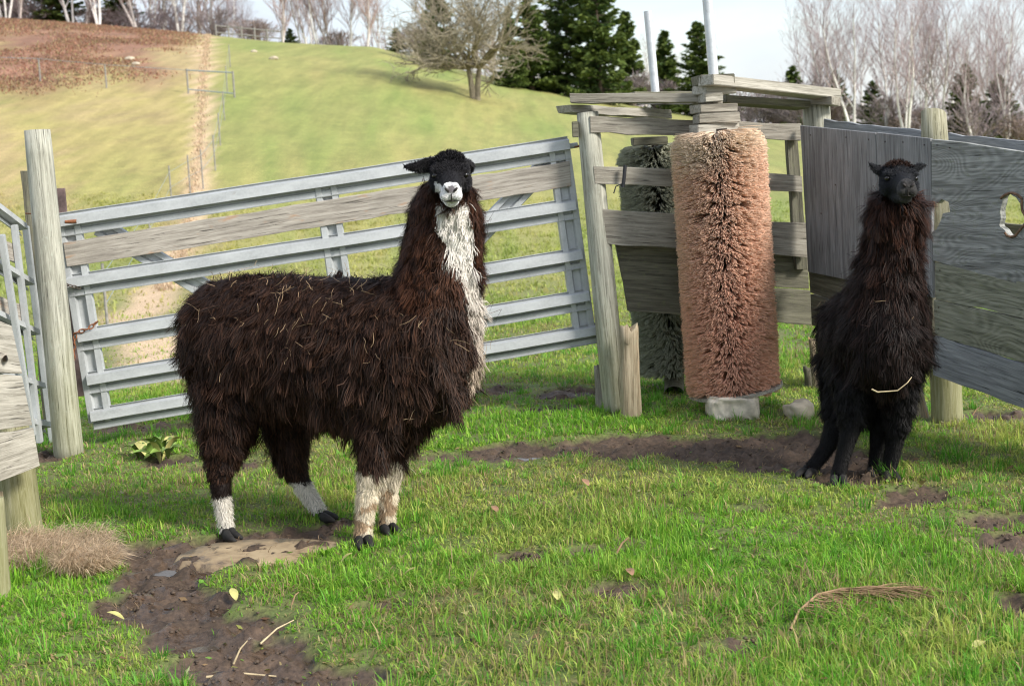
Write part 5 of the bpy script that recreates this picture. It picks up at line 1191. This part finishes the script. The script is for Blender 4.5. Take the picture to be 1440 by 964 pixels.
Lspec = dict(
 torso=[(274, 458, 6.78, .06, .09), (290, 464, 6.72, .16, .225), (340, 474, 6.63, .22, .29), (430, 481, 6.52, .25, .305), (510, 491, 6.42, .26, .318), (578, 487, 6.33, .25, .32), (626, 470, 6.27, .20, .27), (652, 462, 6.24, .12, .19), (665, 458, 6.22, .05, .09)],
 neck=[(606, 480, 6.3, .21, .22), (613, 420, 6.29, .19, .205), (620, 370, 6.27, .165, .180), (625, 325, 6.25, .150, .165), (627, 292, 6.22, .135, .152), (631, 262, 6.22, .09, .11)],
 head=(633, 243, 6.14), f=(.04, -1, -.20), tilt=-.03,
 ears=[dict(b=(-.03, -.055, .035), t=(568, 233, 6.13), w=.032, bend=(0, 0, -.012)), dict(b=(-.03, .055, .035), t=(661, 244, 6.40), w=.013, bend=(.02, 0, .01))],
 legs=[dict(s=[(322, 540, 6.58, .15), (318, 600, 6.55, .115), (312, 640, 6.52, .075), (309, 672, 6.50, .050), (312, 700, 6.49, .036), (316, 725, 6.48, .031), (318, 742, 6.48, .031)], foot=(319, 757), dir=(.9, -.4, 0)),
       dict(s=[(405, 540, 6.78, .14), (403, 600, 6.76, .105), (408, 640, 6.75, .070), (421, 675, 6.74, .046), (434, 695, 6.73, .034), (444, 710, 6.72, .031), (450, 720, 6.72, .031)], foot=(455, 733), dir=(.95, -.25, 0)),
       dict(s=[(535, 570, 6.30, .12), (527, 615, 6.25, .075), (521, 650, 6.22, .050), (517, 690, 6.21, .046), (514, 715, 6.20, .038), (511, 738, 6.20, .033), (510, 752, 6.19, .034)], foot=(510, 769), dir=(.35, -1, 0)),
       dict(s=[(565, 570, 6.47, .11), (557, 615, 6.45, .072), (551, 650, 6.44, .048), (547, 688, 6.43, .042), (545, 712, 6.42, .034), (544, 728, 6.42, .031), (544, 736, 6.42, .032)], foot=(546, 749), dir=(.5, -.9, 0))],
 color=col1, tip=tip1, woolend=.50, n=(46000, 120000, 36000), guides=4300, lneck=.062, straw=150, fluff=True)
llama1, hp1 = llama(Lspec, 'brown llama with white bib, white muzzle and white socks, side on before the gate')

def col2(P, N_, sk, who, par, H):
    n = len(P); nm = np.array([s[0] for s in sk])[who]; c = np.tile(np.array([.0075, .005, .0045]), (n, 1)); c[nm == 'neck'] = np.array([.011, .006, .0048])
    c[nm == 'leg'] = np.array([.006, .0055, .006]); c[nm == 'head'] = np.array([.011, .012, .015]); s, l, u = H(P)
    z = (nm == 'head') & (s > .19); c[z] = np.array([.045, .043, .042]); k = (nm == 'head') & (u > .05) & (s < .05) & (np.abs(l) < .07); c[k] = np.array([.030, .014, .009]); return c
def tip2(P, N_, nm, pr):
    c = np.tile(np.array([.028, .013, .009]), (len(P), 1)); nk = nm == 'neck'; c[nk] = np.array([.10, .034, .015])*(.3+.8*np.clip((P[nk][:, 2:3]-1.0)/.4, 0, 1)); c[nm == 'leg'] = np.array([.012, .010, .010]); return c
Lspec2 = dict(
 torso=[(1182, 455, 7.52, .05, .09), (1188, 462, 7.42, .11, .18), (1200, 468, 7.28, .155, .225), (1222, 470, 7.08, .175, .24), (1242, 468, 6.90, .178, .25), (1250, 462, 6.78, .15, .21), (1252, 452, 6.70, .07, .11)],
 neck=[(1244, 470, 6.88, .19, .19), (1246, 430, 6.87, .170, .165), (1250, 385, 6.86, .142, .145), (1256, 340, 6.84, .124, .13), (1260, 305, 6.81, .118, .125), (1263, 278, 6.79, .098, .11)],
 head=(1263, 252, 6.72), f=(-.10, -1, -.03), tilt=-.06, hs=1.14, ls=1., lleg=[.075, .055, .025, .014, .010],
 ears=[dict(b=(-.03, -.055, .03), t=(1222, 229, 6.72), w=.024, bend=(0, 0, -.010)), dict(b=(-.03, .055, .03), t=(1303, 232, 6.76), w=.020, bend=(0, 0, .008))],
 legs=[dict(s=[(1184, 500, 7.28, .12), (1184, 560, 7.22, .09), (1176, 600, 7.18, .062), (1162, 630, 7.14, .040), (1149, 648, 7.13, .035), (1140, 659, 7.12, .036)], foot=(1133, 670), dir=(-.6, -1, 0)),
       dict(s=[(1208, 500, 7.02, .12), (1203, 555, 6.97, .092), (1199, 592, 6.94, .058), (1190, 625, 6.92, .039), (1183, 650, 6.91, .035), (1179, 667, 6.90, .038)], foot=(1178, 681), dir=(-.1, -1, 0)),
       dict(s=[(1240, 500, 7.02, .12), (1238, 560, 7.04, .066), (1236, 600, 7.06, .045), (1233, 630, 7.08, .036), (1231, 648, 7.09, .034), (1230, 656, 7.10, .036)], foot=(1229, 666), dir=(.1, -1, 0)),
       dict(s=[(1266, 500, 6.88, .115), (1264, 555, 6.90, .078), (1261, 600, 6.93, .054), (1256, 630, 6.95, .041), (1252, 650, 6.96, .038), (1251, 661, 6.96, .040)], foot=(1251, 674), dir=(.1, -1, 0))],
 color=col2, tip=tip2, woolend=.42, n=(34000, 90000, 26000), guides=3000, lneck=.085, straw=22)
llama2, hp2 = llama(Lspec2, 'black llama with rusty neck wool standing in front of the weathered board wall')
st = [W(1226, 547, 6.62), W(1234, 551, 6.60), W(1262, 549, 6.58), W(1276, 538, 6.58), W(1282, 530, 6.6)]
tag(tube('straw_stalk', st, .0042, M['strawtwig'], None, 6, .002), 'bent pale straw stalk caught in the belly wool of the black llama', 'straw')

# ------------------------------------------------------------------ light
sun_dir = np.array([.82, -.57, 0]); sun_dir /= np.linalg.norm(sun_dir); EL = R(37)
sv = Vector((sun_dir[0]*math.cos(EL), sun_dir[1]*math.cos(EL), math.sin(EL)))
sd_ = bpy.data.lights.new('sun', 'SUN'); sd_.energy = 2.5; sd_.angle = R(15); sd_.color = (1, .95, .87); so = bpy.data.objects.new('sun', sd_); col.objects.link(so)
so.rotation_euler = sv.to_track_quat('Z', 'Y').to_euler()
w = bpy.data.worlds.new('World'); sc.world = w; w.use_nodes = True; nt = w.node_tree; bg = nt.nodes['Background']
sky = nt.nodes.new('ShaderNodeTexSky'); sky.sky_type = 'NISHITA'; sky.sun_disc = False; sky.sun_elevation = EL; sky.sun_rotation = math.atan2(sv.x, sv.y); sky.air_density = 1.2; sky.dust_density = 1.5
tc = nt.nodes.new('ShaderNodeTexCoord'); mp = nt.nodes.new('ShaderNodeMapping'); mp.inputs['Scale'].default_value = (1, 1, 3.2); nt.links.new(tc.outputs['Generated'], mp.inputs['Vector'])
cn = noise(nt, mp.outputs['Vector'], 2.6, 7, .55, .4)
cf = ramp(nt, cn, [(.34, (.45, .45, .45)), (.62, (1, 1, 1))])
cc = mixc(nt, cf, sky.outputs['Color'], (2.55, 2.7, 3.05))
nt.links.new(cc, bg.inputs['Color']); bg.inputs['Strength'].default_value = .15
sc.view_settings.view_transform = 'Standard'; sc.view_settings.look = 'None'; sc.view_settings.gamma = 1; sc.view_settings.use_curve_mapping = False; sc.view_settings.exposure = 1.06
sc.render.engine = 'CYCLES'; sc.cycles.pixel_filter_type = 'BLACKMAN_HARRIS'; sc.cycles.filter_width = 1.1; sc.render.filter_size = 1.1
